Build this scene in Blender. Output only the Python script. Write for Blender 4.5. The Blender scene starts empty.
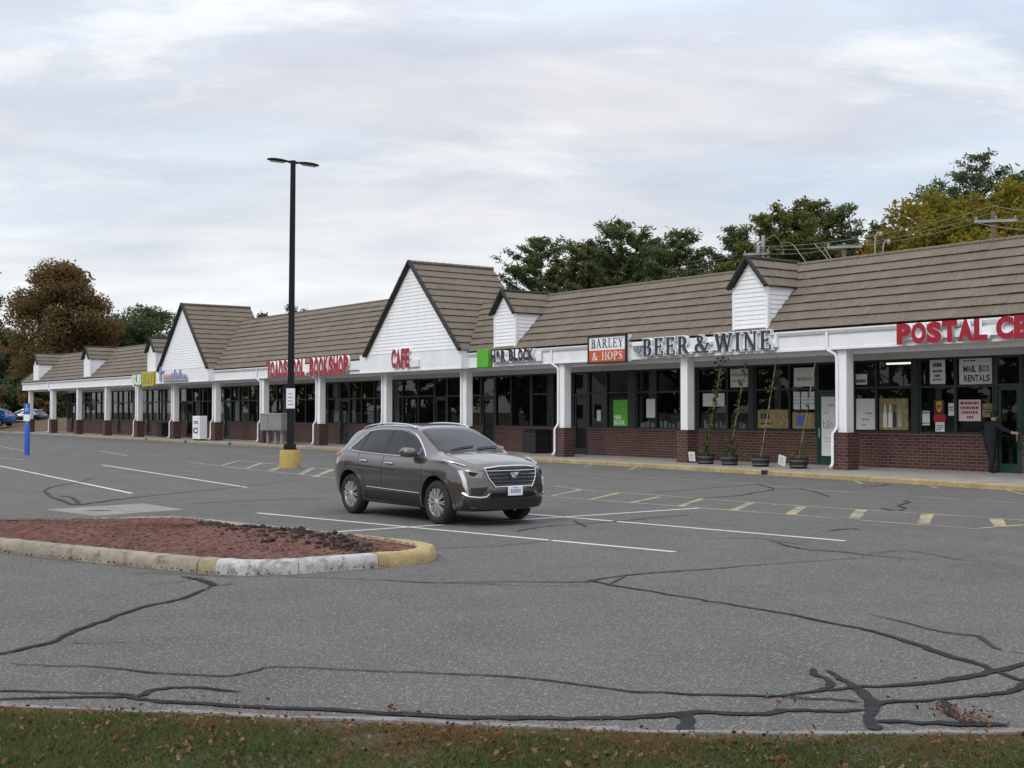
import bpy, bmesh, math, random
import numpy as np
from mathutils import Vector, Matrix
from mathutils.bvhtree import BVHTree

sc = bpy.context.scene
COL = sc.collection
R = math.radians
random.seed(11)

# ------------------------------------------------------------------ camera
F_PX, CAM_H, PITCH = 1241.0, 1.9, math.atan(28 / 1241.0)
WALK = 0.13
cam_d = bpy.data.cameras.new('camera')
cam = bpy.data.objects.new('camera', cam_d)
COL.objects.link(cam)
cam.location = (0, 0, CAM_H)
cam.rotation_euler = (R(90) + PITCH, 0, 0)
cam_d.sensor_width = 36
cam_d.lens = 36 * F_PX / 1024
cam_d.clip_end = 6000
cam_d.clip_start = 0.1
sc.camera = cam

def ray(x, y):
    a = (x - 512) / F_PX
    b = (384 - y) / F_PX
    return (a, math.cos(PITCH) - b * math.sin(PITCH), math.sin(PITCH) + b * math.cos(PITCH))

def gp(x, y, z=0.0):
    d = ray(x, y)
    t = (z - CAM_H) / d[2]
    return (d[0] * t, d[1] * t)

# building frame: x along the facade (to the right), y into the building, z above the walkway
BANG = R(-53.688)
BO = Vector((10.248, 38.128, WALK))
E1 = Vector((math.cos(BANG), math.sin(BANG), 0))
E2 = Vector((-math.sin(BANG), math.cos(BANG), 0))
def L2W(x, y, z=0.0):
    return BO + E1 * x + E2 * y + Vector((0, 0, z))

# ------------------------------------------------------------------ helpers
def tag(o, label=None, cat=None, group=None, kind=None):
    if label: o['label'] = label
    if cat: o['category'] = cat
    if group: o['group'] = group
    if kind: o['kind'] = kind
    return o

def empty(name, loc=(0, 0, 0), rz=0.0, **kw):
    o = bpy.data.objects.new(name, None)
    COL.objects.link(o)
    o.location = loc
    o.rotation_euler = (0, 0, rz)
    o.empty_display_size = 0.2
    return tag(o, **kw)

def copy_tree(o, parent=None):
    c = o.copy()
    COL.objects.link(c)
    c.parent = parent
    for ch in list(o.children):
        copy_tree(ch, c)
    return c

class MB:
    """collects faces; one MB becomes one mesh object"""
    def __init__(s):
        s.v, s.f, s.m = [], [], []
        s.mi = 0
    def face(s, pts, mi=None):
        n = len(s.v)
        s.v += [tuple(p) for p in pts]
        s.f.append(tuple(range(n, n + len(pts))))
        s.m.append(s.mi if mi is None else mi)
    def raw(s, verts, faces, mi=None):
        n = len(s.v)
        s.v += [tuple(p) for p in verts]
        for f in faces:
            s.f.append(tuple(n + i for i in f))
            s.m.append(s.mi if mi is None else mi)
    def hexa(s, c, mi=None):
        # c: 4 bottom corners counter-clockwise, 4 top corners
        s.raw(c, [(3, 2, 1, 0), (4, 5, 6, 7), (0, 1, 5, 4), (1, 2, 6, 5), (2, 3, 7, 6), (3, 0, 4, 7)], mi)
    def box(s, x0, x1, y0, y1, z0, z1, mi=None):
        s.hexa([(x0, y0, z0), (x1, y0, z0), (x1, y1, z0), (x0, y1, z0),
                (x0, y0, z1), (x1, y0, z1), (x1, y1, z1), (x0, y1, z1)], mi)
    def prism(s, poly, d0, d1, axis='y', mi=None):
        # poly: 2D outline; axis y: (x,z) outline extruded from y=d0 to d1
        def P(a, b, d):
            return {'y': (a, d, b), 'x': (d, a, b), 'z': (a, b, d)}[axis]
        n = len(poly)
        v = [P(a, b, d0) for a, b in poly] + [P(a, b, d1) for a, b in poly]
        f = [tuple(range(n)), tuple(range(2 * n - 1, n - 1, -1))]
        f += [(i, i + n, (i + 1) % n + n, (i + 1) % n) for i in range(n)]
        s.raw(v, f, mi)
    def tube(s, path, r, seg=8, caps=True, mi=None):
        path = [Vector(p) for p in path]
        n = len(path)
        rs = r if isinstance(r, (list, tuple)) else [r] * n
        v, up = [], None
        for i, p in enumerate(path):
            t = (path[min(i + 1, n - 1)] - path[max(i - 1, 0)]).normalized()
            if up is None:
                up = Vector((0, 0, 1)) if abs(t.z) < 0.9 else Vector((1, 0, 0))
            a = t.cross(up)
            if a.length < 1e-6:
                a = t.orthogonal()
            a.normalize()
            b = a.cross(t).normalized()
            up = b
            for k in range(seg):
                an = 2 * math.pi * k / seg
                v.append(p + (a * math.cos(an) + b * math.sin(an)) * rs[i])
        f = []
        for i in range(n - 1):
            for k in range(seg):
                k2 = (k + 1) % seg
                f.append((i * seg + k, (i + 1) * seg + k, (i + 1) * seg + k2, i * seg + k2))
        if caps:
            f.append(tuple(range(seg)))
            f.append(tuple((n - 1) * seg + k for k in range(seg - 1, -1, -1)))
        s.raw(v, f, mi)
    def lathe(s, prof, seg=24, axis='z', off=(0, 0, 0), mi=None):
        # prof: (radius, along)
        v, f = [], []
        m = len(prof)
        for k in range(seg):
            an = 2 * math.pi * k / seg
            c, sn = math.cos(an), math.sin(an)
            for r, h in prof:
                p = (r * c, r * sn, h) if axis == 'z' else ((r * c, h, r * sn) if axis == 'y' else (h, r * c, r * sn))
                v.append((p[0] + off[0], p[1] + off[1], p[2] + off[2]))
        for k in range(seg):
            k2 = (k + 1) % seg
            for j in range(m - 1):
                f.append((k * m + j, k2 * m + j, k2 * m + j + 1, k * m + j + 1))
        s.raw(v, f, mi)
    def build(s, name, mats, parent=None, smooth=False, fix=True, bevel=0.0):
        me = bpy.data.meshes.new(name)
        me.from_pydata(s.v, [], s.f)
        if not isinstance(mats, (list, tuple)):
            mats = [mats]
        for m in mats:
            me.materials.append(m)
        me.polygons.foreach_set('material_index', s.m)
        if fix:
            bm = bmesh.new()
            bm.from_mesh(me)
            bmesh.ops.remove_doubles(bm, verts=bm.verts, dist=1e-5)
            bmesh.ops.recalc_face_normals(bm, faces=bm.faces)
            bm.to_mesh(me)
            bm.free()
        o = bpy.data.objects.new(name, me)
        COL.objects.link(o)
        if parent:
            o.parent = parent
        if smooth:
            for p in me.polygons:
                p.use_smooth = True
            if smooth != 'all':
                me.set_sharp_from_angle(angle=R(40))
        if bevel:
            bv = o.modifiers.new('bevel', 'BEVEL')
            bv.width = bevel
            bv.segments = 2
            bv.limit_method = 'ANGLE'
        return o

# ------------------------------------------------------------------ materials
class NT:
    def __init__(s, name):
        s.mat = bpy.data.materials.new(name)
        s.mat.use_nodes = True
        s.nt = s.mat.node_tree
        s.b = s.nt.nodes['Principled BSDF']
        s.out = s.nt.nodes['Material Output']
        s.tc = s.nt.nodes.new('ShaderNodeTexCoord')
    def n(s, t, **kw):
        nd = s.nt.nodes.new(t)
        for k, v in kw.items():
            if k.startswith('i_'):
                key = k[2:]
                nd.inputs[int(key) if key.isdigit() else key].default_value = v
            else:
                setattr(nd, k, v)
        return nd
    def l(s, a, b):
        s.nt.links.new(a, b)
    def noise(s, scale, detail=4, rough=0.6, vec=None, dist=0.0):
        nd = s.n('ShaderNodeTexNoise')
        nd.inputs['Scale'].default_value = scale
        nd.inputs['Detail'].default_value = detail
        nd.inputs['Roughness'].default_value = rough
        nd.inputs['Distortion'].default_value = dist
        s.l(vec if vec is not None else s.tc.outputs['Object'], nd.inputs['Vector'])
        return nd.outputs['Fac']
    def mapping(s, scale=(1, 1, 1), src='Object'):
        m = s.n('ShaderNodeMapping')
        m.inputs['Scale'].default_value = scale
        s.l(s.tc.outputs[src], m.inputs['Vector'])
        return m.outputs['Vector']
    def ramp(s, fac, stops):
        r = s.n('ShaderNodeValToRGB')
        e = r.color_ramp.elements
        while len(e) < len(stops):
            e.new(0.5)
        for i, (p, c) in enumerate(stops):
            e[i].position = p
            e[i].color = (c, c, c, 1) if not isinstance(c, (tuple, list)) else (*c[:3], 1)
        s.l(fac, r.inputs['Fac'])
        return r.outputs['Color']
    def mix(s, fac, a, b, mode='MIX'):
        m = s.n('ShaderNodeMix', data_type='RGBA', blend_type=mode)
        for sock, v in ((m.inputs[0], fac), (m.inputs[6], a), (m.inputs[7], b)):
            if isinstance(v, (int, float)):
                sock.default_value = v
            elif isinstance(v, tuple):
                sock.default_value = (*v[:3], 1)
            else:
                s.l(v, sock)
        return m.outputs[2]
    def bump(s, h, strength=0.3, dist=0.02):
        b = s.n('ShaderNodeBump')
        b.inputs['Strength'].default_value = strength
        b.inputs['Distance'].default_value = dist
        s.l(h, b.inputs['Height'])
        s.l(b.outputs['Normal'], s.b.inputs['Normal'])
    def set(s, **kw):
        for k, v in kw.items():
            s.b.inputs[k.replace('_', ' ')].default_value = (*v, 1) if isinstance(v, tuple) else v
        return s

M = {}
def simple(name, col, rough=0.6, metal=0.0, var=0.12, scale=3.0, bump=0.0, coat=0.0, spec=0.5):
    t = NT(name)
    t.set(Roughness=rough, Metallic=metal, Coat_Weight=coat)
    t.b.inputs['Specular IOR Level'].default_value = spec
    n1 = t.noise(scale, 5, 0.65)
    lo = tuple(c * (1 - var) for c in col)
    hi = tuple(min(1, c * (1 + var)) for c in col)
    c = t.ramp(n1, [(0.3, lo), (0.7, hi)])
    t.l(c, t.b.inputs['Base Color'])
    if name in ('white_paint', 'white_siding', 'soffit_white'):
        # rain streaks and grime
        st = t.ramp(t.noise(1.0, 6, 0.7, vec=t.mapping((5, 5, 0.5))), [(0.46, 0.0), (0.76, 0.22)])
        c = t.mix(st, c, (0.50, 0.49, 0.46))
        t.l(c, t.b.inputs['Base Color'])
    if bump:
        t.bump(t.noise(scale * 12, 4), bump, 0.01)
    M[name] = t.mat
    return t.mat

simple('white_paint', (0.82, 0.825, 0.83), 0.55, var=0.05, scale=1.2)
simple('white_siding', (0.87, 0.875, 0.88), 0.5, var=0.03, scale=0.8)
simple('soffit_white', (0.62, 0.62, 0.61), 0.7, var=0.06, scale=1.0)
simple('frame_green', (0.012, 0.020, 0.017), 0.45, var=0.2)
simple('door_green', (0.013, 0.045, 0.035), 0.4, var=0.2)
simple('dark_trim', (0.022, 0.022, 0.020), 0.8, var=0.3, scale=8)
simple('roof_deck', (0.035, 0.026, 0.018), 0.9)
simple('flat_roof', (0.12, 0.12, 0.12), 0.9)
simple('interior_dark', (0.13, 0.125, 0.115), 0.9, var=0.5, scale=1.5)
simple('interior_goods', (0.28, 0.25, 0.21), 0.8, var=0.8, scale=5)
simple('blind_white', (0.55, 0.60, 0.58), 0.7, var=0.1)
simple('black_metal', (0.010, 0.010, 0.010), 0.7, var=0.25, spec=0.25)
simple('grey_metal', (0.28, 0.29, 0.29), 0.5, metal=0.3, var=0.15)
simple('chrome', (0.66, 0.67, 0.68), 0.14, metal=1.0, var=0.03)
simple('alloy', (0.66, 0.66, 0.66), 0.32, metal=0.75, var=0.05)
simple('rubber', (0.018, 0.018, 0.018), 0.85, var=0.3, scale=12)
simple('black_plastic', (0.014, 0.014, 0.015), 0.55, var=0.2)
simple('red_plastic', (0.33, 0.008, 0.022), 0.4, var=0.1)
simple('tail_red', (0.45, 0.01, 0.01), 0.15, var=0.1, coat=0.6)
simple('sign_white', (0.78, 0.79, 0.80), 0.4, var=0.05)
simple('sign_orange', (0.52, 0.10, 0.03), 0.45, var=0.08)
simple('sign_green', (0.09, 0.40, 0.02), 0.4, var=0.06)
simple('sign_yellow', (0.47, 0.375, 0.03), 0.4, var=0.06)
simple('sign_slate', (0.035, 0.045, 0.06), 0.4, var=0.1)
simple('sign_black', (0.02, 0.02, 0.02), 0.4, var=0.1)
simple('sign_blue', (0.17, 0.22, 0.42), 0.4, var=0.1)
simple('sign_pink', (0.60, 0.34, 0.37), 0.4, var=0.1)
simple('post_blue', (0.02, 0.10, 0.45), 0.45, var=0.15)
simple('paper_white', (0.62, 0.62, 0.60), 0.7, var=0.06, scale=6)
simple('paper_pink', (0.60, 0.50, 0.47), 0.7, var=0.06, scale=6)
simple('paper_yellow', (0.24, 0.185, 0.07), 0.6, var=0.55, scale=6)
simple('paper_brown', (0.05, 0.022, 0.012), 0.6, var=0.1)
simple('gold', (0.55, 0.28, 0.03), 0.5, var=0.1)
simple('ink_red', (0.30, 0.03, 0.04), 0.7)
simple('ink_dark', (0.03, 0.03, 0.035), 0.7)
simple('ink_blue', (0.06, 0.10, 0.35), 0.6)
simple('barrel', (0.018, 0.017, 0.017), 0.75, var=0.4, scale=9)
simple('barrel_band', (0.14, 0.14, 0.14), 0.5, metal=0.3)
simple('string', (0.30, 0.27, 0.2), 0.9)
simple('wire', (0.24, 0.235, 0.20), 0.6)
simple('pole_wood', (0.17, 0.105, 0.075), 0.9, var=0.3, scale=6)
simple('pole_grey', (0.30, 0.30, 0.30), 0.7, var=0.2)
simple('bark', (0.07, 0.055, 0.045), 0.95, var=0.35, scale=5, bump=0.5)
simple('cloth_dark', (0.010, 0.011, 0.016), 0.9, var=0.3, scale=12)
simple('skin', (0.42, 0.25, 0.18), 0.6, var=0.06)
simple('hair_dark', (0.015, 0.012, 0.010), 0.7, var=0.3, scale=30)
simple('soil_dark', (0.034, 0.025, 0.020), 0.95, var=0.5, scale=9, bump=0.8)
simple('headlamp_clear', (0.20, 0.20, 0.20), 0.10, metal=0.5, var=0.2, scale=20, coat=1.0)

def emis(name, col, st):
    t = NT(name)
    t.set(Base_Color=col, Emission_Color=col, Emission_Strength=st)
    M[name] = t.mat
emis('lamp_tube', (1.0, 0.97, 0.9), 1.6)

# car paint: bronze grey metallic
def paint(name, c):
    t = NT(name)
    t.set(Base_Color=c, Metallic=0.80, Roughness=0.24, Coat_Weight=1.0, Coat_Roughness=0.04)
    n = t.noise(900, 2)
    t.l(t.ramp(n, [(0.3, tuple(x * 0.85 for x in c)), (0.7, tuple(x * 1.15 for x in c))]), t.b.inputs['Base Color'])
    d = t.noise(2.5, 5)
    t.l(t.ramp(d, [(0.35, 0.20), (0.7, 0.30)]), t.b.inputs['Roughness'])
    M[name] = t.mat
paint('paint_bronze', (0.132, 0.119, 0.105))
paint('paint_blue', (0.02, 0.12, 0.42))
paint('paint_dark', (0.03, 0.04, 0.06))

# glass: tinted pane
def glass(name, tint, spec_col=1.0, rough=0.0):
    t = NT(name)
    t.nt.nodes.remove(t.b)
    tr = t.n('ShaderNodeBsdfTransparent')
    tr.inputs['Color'].default_value = (*tint, 1)
    gl = t.n('ShaderNodeBsdfGlossy')
    gl.inputs['Roughness'].default_value = rough
    gl.inputs['Color'].default_value = (spec_col, spec_col, spec_col, 1)
    fr = t.n('ShaderNodeFresnel')
    fr.inputs['IOR'].default_value = 1.5
    mx = t.n('ShaderNodeMixShader')
    t.l(fr.outputs[0], mx.inputs[0])
    t.l(tr.outputs[0], mx.inputs[1])
    t.l(gl.outputs[0], mx.inputs[2])
    t.l(mx.outputs[0], t.out.inputs['Surface'])
    M[name] = t.mat
glass('shop_glass', (0.62, 0.66, 0.64), 0.9)
glass('car_glass', (0.22, 0.25, 0.25), 1.0)
glass('windscreen_glass', (0.50, 0.56, 0.55), 1.0)
simple('sign_blue_pale', (0.30, 0.35, 0.52), 0.4, var=0.1)
simple('seat_grey', (0.045, 0.042, 0.040), 0.7, var=0.2, scale=8)

# asphalt
t = NT('asphalt')
big = t.noise(0.09, 5, 0.6)
mid = t.noise(0.8, 5, 0.65)
fine = t.noise(70, 3, 0.8)
vo = t.n('ShaderNodeTexVoronoi', feature='F1')
vo.inputs['Scale'].default_value = 75
t.l(t.tc.outputs['Object'], vo.inputs['Vector'])
sepc = t.n('ShaderNodeSeparateColor')
t.l(vo.outputs['Color'], sepc.inputs['Color'])
c = t.ramp(big, [(0.3, (0.089, 0.086, 0.080)), (0.7, (0.139, 0.133, 0.123))])
c = t.mix(0.55, c, t.ramp(mid, [(0.3, (0.092, 0.088, 0.082)), (0.7, (0.141, 0.135, 0.126))]))
c = t.mix(0.9, c, t.ramp(fine, [(0.30, 0.06), (0.70, 0.94)]), 'OVERLAY')
stone = t.ramp(sepc.outputs[0], [(0.84, 0.0), (0.95, 1.0)])
c = t.mix(t.mix(0.6, (0, 0, 0), stone), c, (0.34, 0.33, 0.315))
stain = t.ramp(t.noise(0.22, 6, 0.7, dist=0.6), [(0.60, 0.0), (0.72, 0.5)])
c = t.mix(stain, c, (0.072, 0.071, 0.070))
t.l(c, t.b.inputs['Base Color'])
t.set(Roughness=0.88)
t.b.inputs['Specular IOR Level'].default_value = 0.12
t.bump(vo.outputs['Distance'], 0.6, 0.012)
M['asphalt'] = t.mat

# worn road paint
def road_paint(name, col, wear):
    t = NT(name)
    n = t.noise(9, 6, 0.7)
    n2 = t.noise(1.1, 4, 0.6)
    w = t.mix(0.5, n, n2)
    fac = t.ramp(w, [(wear - 0.06, 0.0), (wear + 0.06, 1.0)])
    t.l(t.mix(fac, (0.15, 0.15, 0.15), col), t.b.inputs['Base Color'])
    t.set(Roughness=0.75)
    M[name] = t.mat
road_paint('line_white', (0.56, 0.56, 0.55), 0.40)
road_paint('line_white_worn', (0.40, 0.395, 0.37), 0.50)
road_paint('line_yellow', (0.40, 0.325, 0.13), 0.50)
road_paint('line_yellow_worn', (0.36, 0.31, 0.17), 0.50)
road_paint('line_blue_worn', (0.16, 0.22, 0.42), 0.50)
simple('tar', (0.028, 0.028, 0.029), 0.95, var=0.35, scale=7, spec=0.15)
simple('tar_thin', (0.052, 0.052, 0.053), 0.95, var=0.35, scale=7, spec=0.15)

# concrete
def concrete(name, col, var=0.25, mossy=None):
    t = NT(name)
    a = t.noise(1.6, 6, 0.7)
    b = t.noise(22, 4, 0.7)
    lo = tuple(x * (1 - var) for x in col)
    hi = tuple(x * (1 + var) for x in col)
    c = t.ramp(a, [(0.3, lo), (0.7, hi)])
    c = t.mix(0.5, c, t.ramp(b, [(0.25, 0.25), (0.75, 0.75)]), 'OVERLAY')
    if mossy:
        m = t.ramp(t.noise(4.0, 6, 0.75), [(0.52, 0.0), (0.62, 0.85)])
        c = t.mix(m, c, mossy)
    t.l(c, t.b.inputs['Base Color'])
    t.set(Roughness=0.9)
    t.bump(b, 0.4, 0.01)
    M[name] = t.mat
concrete('walk_concrete', (0.27, 0.25, 0.225))
concrete('patch_concrete', (0.215, 0.203, 0.187))
concrete('kerb_concrete', (0.26, 0.225, 0.175), 0.3, (0.13, 0.11, 0.075))
concrete('kerb_white', (0.44, 0.43, 0.42), 0.3, (0.18, 0.16, 0.13))
concrete('kerb_yellow', (0.36, 0.275, 0.125), 0.3, (0.27, 0.22, 0.14))
concrete('kerb_yellow_worn', (0.29, 0.235, 0.14), 0.25, (0.23, 0.195, 0.14))
concrete('pole_base_yellow', (0.44, 0.30, 0.08), 0.15, (0.34, 0.27, 0.16))
concrete('granite', (0.185, 0.175, 0.162), 0.35, (0.12, 0.105, 0.085))
concrete('mulch', (0.120, 0.046, 0.032), 0.4, (0.090, 0.037, 0.027))
concrete('leaf_litter', (0.105, 0.062, 0.034), 0.4, (0.055, 0.045, 0.02))
concrete('earth', (0.075, 0.06, 0.035), 0.3, (0.06, 0.07, 0.025))
concrete('turf_soil', (0.055, 0.048, 0.024), 0.4, (0.05, 0.062, 0.022))

# brick: courses run along the facade whichever way the face looks
t = NT('brick')
sx = t.n('ShaderNodeSeparateXYZ')
t.l(t.tc.outputs['Object'], sx.inputs[0])
ad = t.n('ShaderNodeMath', operation='ADD')
t.l(sx.outputs[0], ad.inputs[0]); t.l(sx.outputs[1], ad.inputs[1])
cb = t.n('ShaderNodeCombineXYZ')
t.l(ad.outputs[0], cb.inputs[0]); t.l(sx.outputs[2], cb.inputs[1])
br = t.n('ShaderNodeTexBrick')
t.l(cb.outputs[0], br.inputs['Vector'])
br.inputs['Scale'].default_value = 1.0
br.inputs['Brick Width'].default_value = 0.30
br.inputs['Row Height'].default_value = 0.098
br.inputs['Mortar Size'].default_value = 0.011
br.inputs['Mortar Smooth'].default_value = 0.3
br.inputs['Bias'].default_value = -0.1
br.inputs['Color1'].default_value = (0.082, 0.027, 0.019, 1)
br.inputs['Color2'].default_value = (0.038, 0.018, 0.016, 1)
br.inputs['Mortar'].default_value = (0.145, 0.110, 0.095, 1)
c = t.mix(0.5, br.outputs['Color'], t.ramp(t.noise(1.4, 5, 0.7), [(0.3, 0.30), (0.7, 0.70)]), 'OVERLAY')
t.l(c, t.b.inputs['Base Color'])
t.set(Roughness=0.85)
t.bump(br.outputs['Fac'], -0.5, 0.01)
M['brick'] = t.mat

# roof shakes
t = NT('roof_shake')
g = t.noise(1.0, 3, 0.7, vec=t.mapping((14, 14, 3)))
h = t.noise(0.7, 4, 0.6)
isl = t.n('ShaderNodeNewGeometry')
c = t.ramp(g, [(0.25, (0.112, 0.089, 0.065)), (0.75, (0.188, 0.156, 0.117))])
c = t.mix(0.5, c, t.ramp(h, [(0.3, 0.40), (0.7, 0.60)]), 'OVERLAY')
c = t.mix(0.32, c, t.ramp(isl.outputs['Random Per Island'], [(0.0, 0.40), (1.0, 0.60)]), 'OVERLAY')
t.l(c, t.b.inputs['Base Color'])
t.set(Roughness=0.85)
t.bump(g, 0.4, 0.02)
M['roof_shake'] = t.mat

# foliage
def foliage(name, cols, scale=0.22, trans=0.42):
    t = NT(name)
    t.nt.nodes.remove(t.b)
    n = t.noise(scale, 4, 0.6)
    g = t.n('ShaderNodeNewGeometry')
    f = t.mix(0.45, n, g.outputs['Random Per Island'])
    k = len(cols)
    c = t.ramp(f, [(0.22 + 0.56 * i / (k - 1), cols[i]) for i in range(k)])
    d = t.n('ShaderNodeBsdfDiffuse')
    tl = t.n('ShaderNodeBsdfTranslucent')
    t.l(c, d.inputs['Color']); t.l(c, tl.inputs['Color'])
    mx = t.n('ShaderNodeMixShader')
    mx.inputs[0].default_value = trans
    t.l(d.outputs[0], mx.inputs[1]); t.l(tl.outputs[0], mx.inputs[2])
    t.l(mx.outputs[0], t.out.inputs['Surface'])
    M[name] = t.mat
foliage('fol_pine', [(0.072, 0.094, 0.042), (0.110, 0.138, 0.056), (0.160, 0.185, 0.075)])
foliage('fol_pine_olive', [(0.088, 0.104, 0.034), (0.138, 0.150, 0.044), (0.190, 0.190, 0.060)])
foliage('fol_red', [(0.095, 0.112, 0.040), (0.150, 0.128, 0.050), (0.230, 0.112, 0.066), (0.165, 0.125, 0.050)], 0.11)
foliage('fol_autumn', [(0.125, 0.145, 0.030), (0.215, 0.200, 0.034), (0.290, 0.210, 0.034), (0.160, 0.165, 0.032)], 0.16)
foliage('fol_orange', [(0.160, 0.110, 0.030), (0.270, 0.140, 0.034), (0.230, 0.155, 0.034)], 0.3)
foliage('fol_green', [(0.066, 0.092, 0.050), (0.100, 0.132, 0.064), (0.145, 0.175, 0.085)])
foliage('fol_grass', [(0.045, 0.072, 0.022), (0.082, 0.112, 0.036), (0.125, 0.138, 0.052), (0.165, 0.140, 0.070)], 1.1)
foliage('fol_dry', [(0.085, 0.050, 0.024), (0.150, 0.090, 0.042), (0.190, 0.140, 0.070), (0.120, 0.105, 0.045)], 1.6)
foliage('fol_vine', [(0.05, 0.075, 0.022), (0.085, 0.11, 0.034), (0.13, 0.13, 0.05)], 2.0)
foliage('fol_litter', [(0.07, 0.035, 0.02), (0.15, 0.06, 0.035), (0.21, 0.11, 0.06), (0.32, 0.24, 0.18)], 3.0, 0.15)
# ------------------------------------------------------------------ world and sun
SUN_DIR = Vector((-0.50, -0.62, 0.75)).normalized()       # towards the sun
w = bpy.data.worlds.new('World')
sc.world = w
w.use_nodes = True
nt = w.node_tree
nt.nodes.clear()
def wn(t, **kw):
    n = nt.nodes.new(t)
    for k, v in kw.items():
        setattr(n, k, v)
    return n
def wl(a, b): nt.links.new(a, b)
def wmath(op, a, b=None, clamp=False):
    n = wn('ShaderNodeMath', operation=op, use_clamp=clamp)
    for i, v in enumerate((a, b)):
        if v is None: continue
        if isinstance(v, (int, float)): n.inputs[i].default_value = v
        else: wl(v, n.inputs[i])
    return n.outputs[0]
def wramp(fac, stops):
    r = wn('ShaderNodeValToRGB')
    e = r.color_ramp.elements
    while len(e) < len(stops): e.new(0.5)
    for i, (p, c) in enumerate(stops):
        e[i].position = p
        e[i].color = (*c, 1) if isinstance(c, tuple) else (c, c, c, 1)
    wl(fac, r.inputs['Fac'])
    return r.outputs['Color']
def wmix(f, a, b, mode='MIX'):
    m = wn('ShaderNodeMix', data_type='RGBA', blend_type=mode)
    for s_, v in ((m.inputs[0], f), (m.inputs[6], a), (m.inputs[7], b)):
        if isinstance(v, (int, float)): s_.default_value = v
        elif isinstance(v, tuple): s_.default_value = (*v, 1)
        else: wl(v, s_)
    return m.outputs[2]
sky = wn('ShaderNodeTexSky', sky_type='NISHITA')
sky.sun_disc = False
sky.sun_elevation = math.asin(SUN_DIR.z)
sky.sun_rotation = math.atan2(SUN_DIR.x, SUN_DIR.y)
tc = wn('ShaderNodeTexCoord')
sep = wn('ShaderNodeSeparateXYZ')
wl(tc.outputs['Generated'], sep.inputs[0])
z = wmath('MAXIMUM', sep.outputs[2], 0.0)
zz = wmath('ADD', z, 0.16)
cmb = wn('ShaderNodeCombineXYZ')
wl(wmath('MULTIPLY', wmath('DIVIDE', sep.outputs[0], zz), 0.62), cmb.inputs[0])
wl(wmath('DIVIDE', sep.outputs[1], zz), cmb.inputs[1])
def wnoise(scale, detail, rough, loc=(0, 0, 0), dist=0.0):
    mp = wn('ShaderNodeMapping')
    mp.inputs['Location'].default_value = loc
    wl(cmb.outputs[0], mp.inputs['Vector'])
    n = wn('ShaderNodeTexNoise')
    n.inputs['Scale'].default_value = scale
    n.inputs['Detail'].default_value = detail
    n.inputs['Roughness'].default_value = rough
    n.inputs['Distortion'].default_value = dist
    wl(mp.outputs[0], n.inputs['Vector'])
    return n.outputs['Fac']
nA = wnoise(1.15, 7, 0.56, (3.1, 0.4, 0))
nB = wnoise(2.1, 8, 0.62, (7.7, 5.2, 0), 0.25)
cl = wramp(nA, [(0.38, (0.64, 0.75, 0.875)), (0.46, (0.67, 0.735, 0.83)), (0.52, (0.69, 0.72, 0.79)), (0.57, (0.745, 0.755, 0.805)), (0.66, (0.79, 0.795, 0.83))])
hi = wramp(nB, [(0.555, 0.0), (0.65, 0.7), (0.76, 1.0)])
cl = wmix(hi, cl, (0.93, 0.94, 0.945))
hz = wramp(z, [(0.0, 1.0), (0.085, 0.9), (0.14, 0.5), (0.20, 0.10), (0.26, 0.0)])
cl = wmix(hz, cl, (0.895, 0.915, 0.935))
nC = wnoise(2.6, 5, 0.55, (2.2, 6.4, 0), 0.4)
cl = wmix(1.0, cl, wramp(nC, [(0.34, (0.86, 0.885, 0.925)), (0.50, (0.98, 0.98, 0.985)), (0.64, (1.08, 1.075, 1.06))]), 'MULTIPLY')
# an overcast sky is brightest overhead
zen = wramp(z, [(0.25, 0.49), (0.65, 0.85), (1.0, 1.0)])
cl = wmix(1.0, cl, zen, 'MULTIPLY')
bg1 = wn('ShaderNodeBackground')
wl(sky.outputs[0], bg1.inputs['Color'])
bg1.inputs['Strength'].default_value = 0.12
bg2 = wn('ShaderNodeBackground')
wl(cl, bg2.inputs['Color'])
bg2.inputs['Strength'].default_value = 2.13
cover = wramp(wnoise(0.9, 6, 0.6, (1.3, 9.1, 0)), [(0.34, 0.78), (0.46, 0.97)])
mxs = wn('ShaderNodeMixShader')
wl(cover, mxs.inputs[0])
wl(bg1.outputs[0], mxs.inputs[1])
wl(bg2.outputs[0], mxs.inputs[2])
wo = wn('ShaderNodeOutputWorld')
wl(mxs.outputs[0], wo.inputs['Surface'])

sd = bpy.data.lights.new('sun', 'SUN')
sd.energy = 1.25
sd.angle = R(22)
sd.color = (1.0, 0.96, 0.91)
so = bpy.data.objects.new('sun', sd)
COL.objects.link(so)
so.rotation_euler = SUN_DIR.to_track_quat('Z', 'Y').to_euler()
sc.view_settings.view_transform = 'Standard'
sc.view_settings.look = 'None'
sc.view_settings.exposure = 0.0
sc.view_settings.gamma = 1.0
sc.view_settings.use_curve_mapping = False
sc.cycles.max_bounces = 8
sc.cycles.transparent_max_bounces = 24
sc.cycles.use_denoising = True

# ------------------------------------------------------------------ ground and parking lot
rng = np.random.default_rng(5)
m = MB()
m.face([(-3000, -300, -0.05), (3000, -300, -0.05), (3000, 4000, -0.05), (-3000, 4000, -0.05)])
tag(m.build('ground', M['earth']), kind='structure')

def grass_edge(x):
    pts = [(-60, 17.0), (-12, 9.35), (-5.5, 8.33), (-3.24, 7.93), (-1.6, 7.66), (-0.07, 7.40), (0.7, 7.29), (1.44, 7.235), (3.0, 7.26), (8, 7.35), (60, 8.2)]
    for (a, b), (c, d) in zip(pts, pts[1:]):
        if x <= c:
            return b + (d - b) * (x - a) / (c - a)
    return pts[-1][1]

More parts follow.
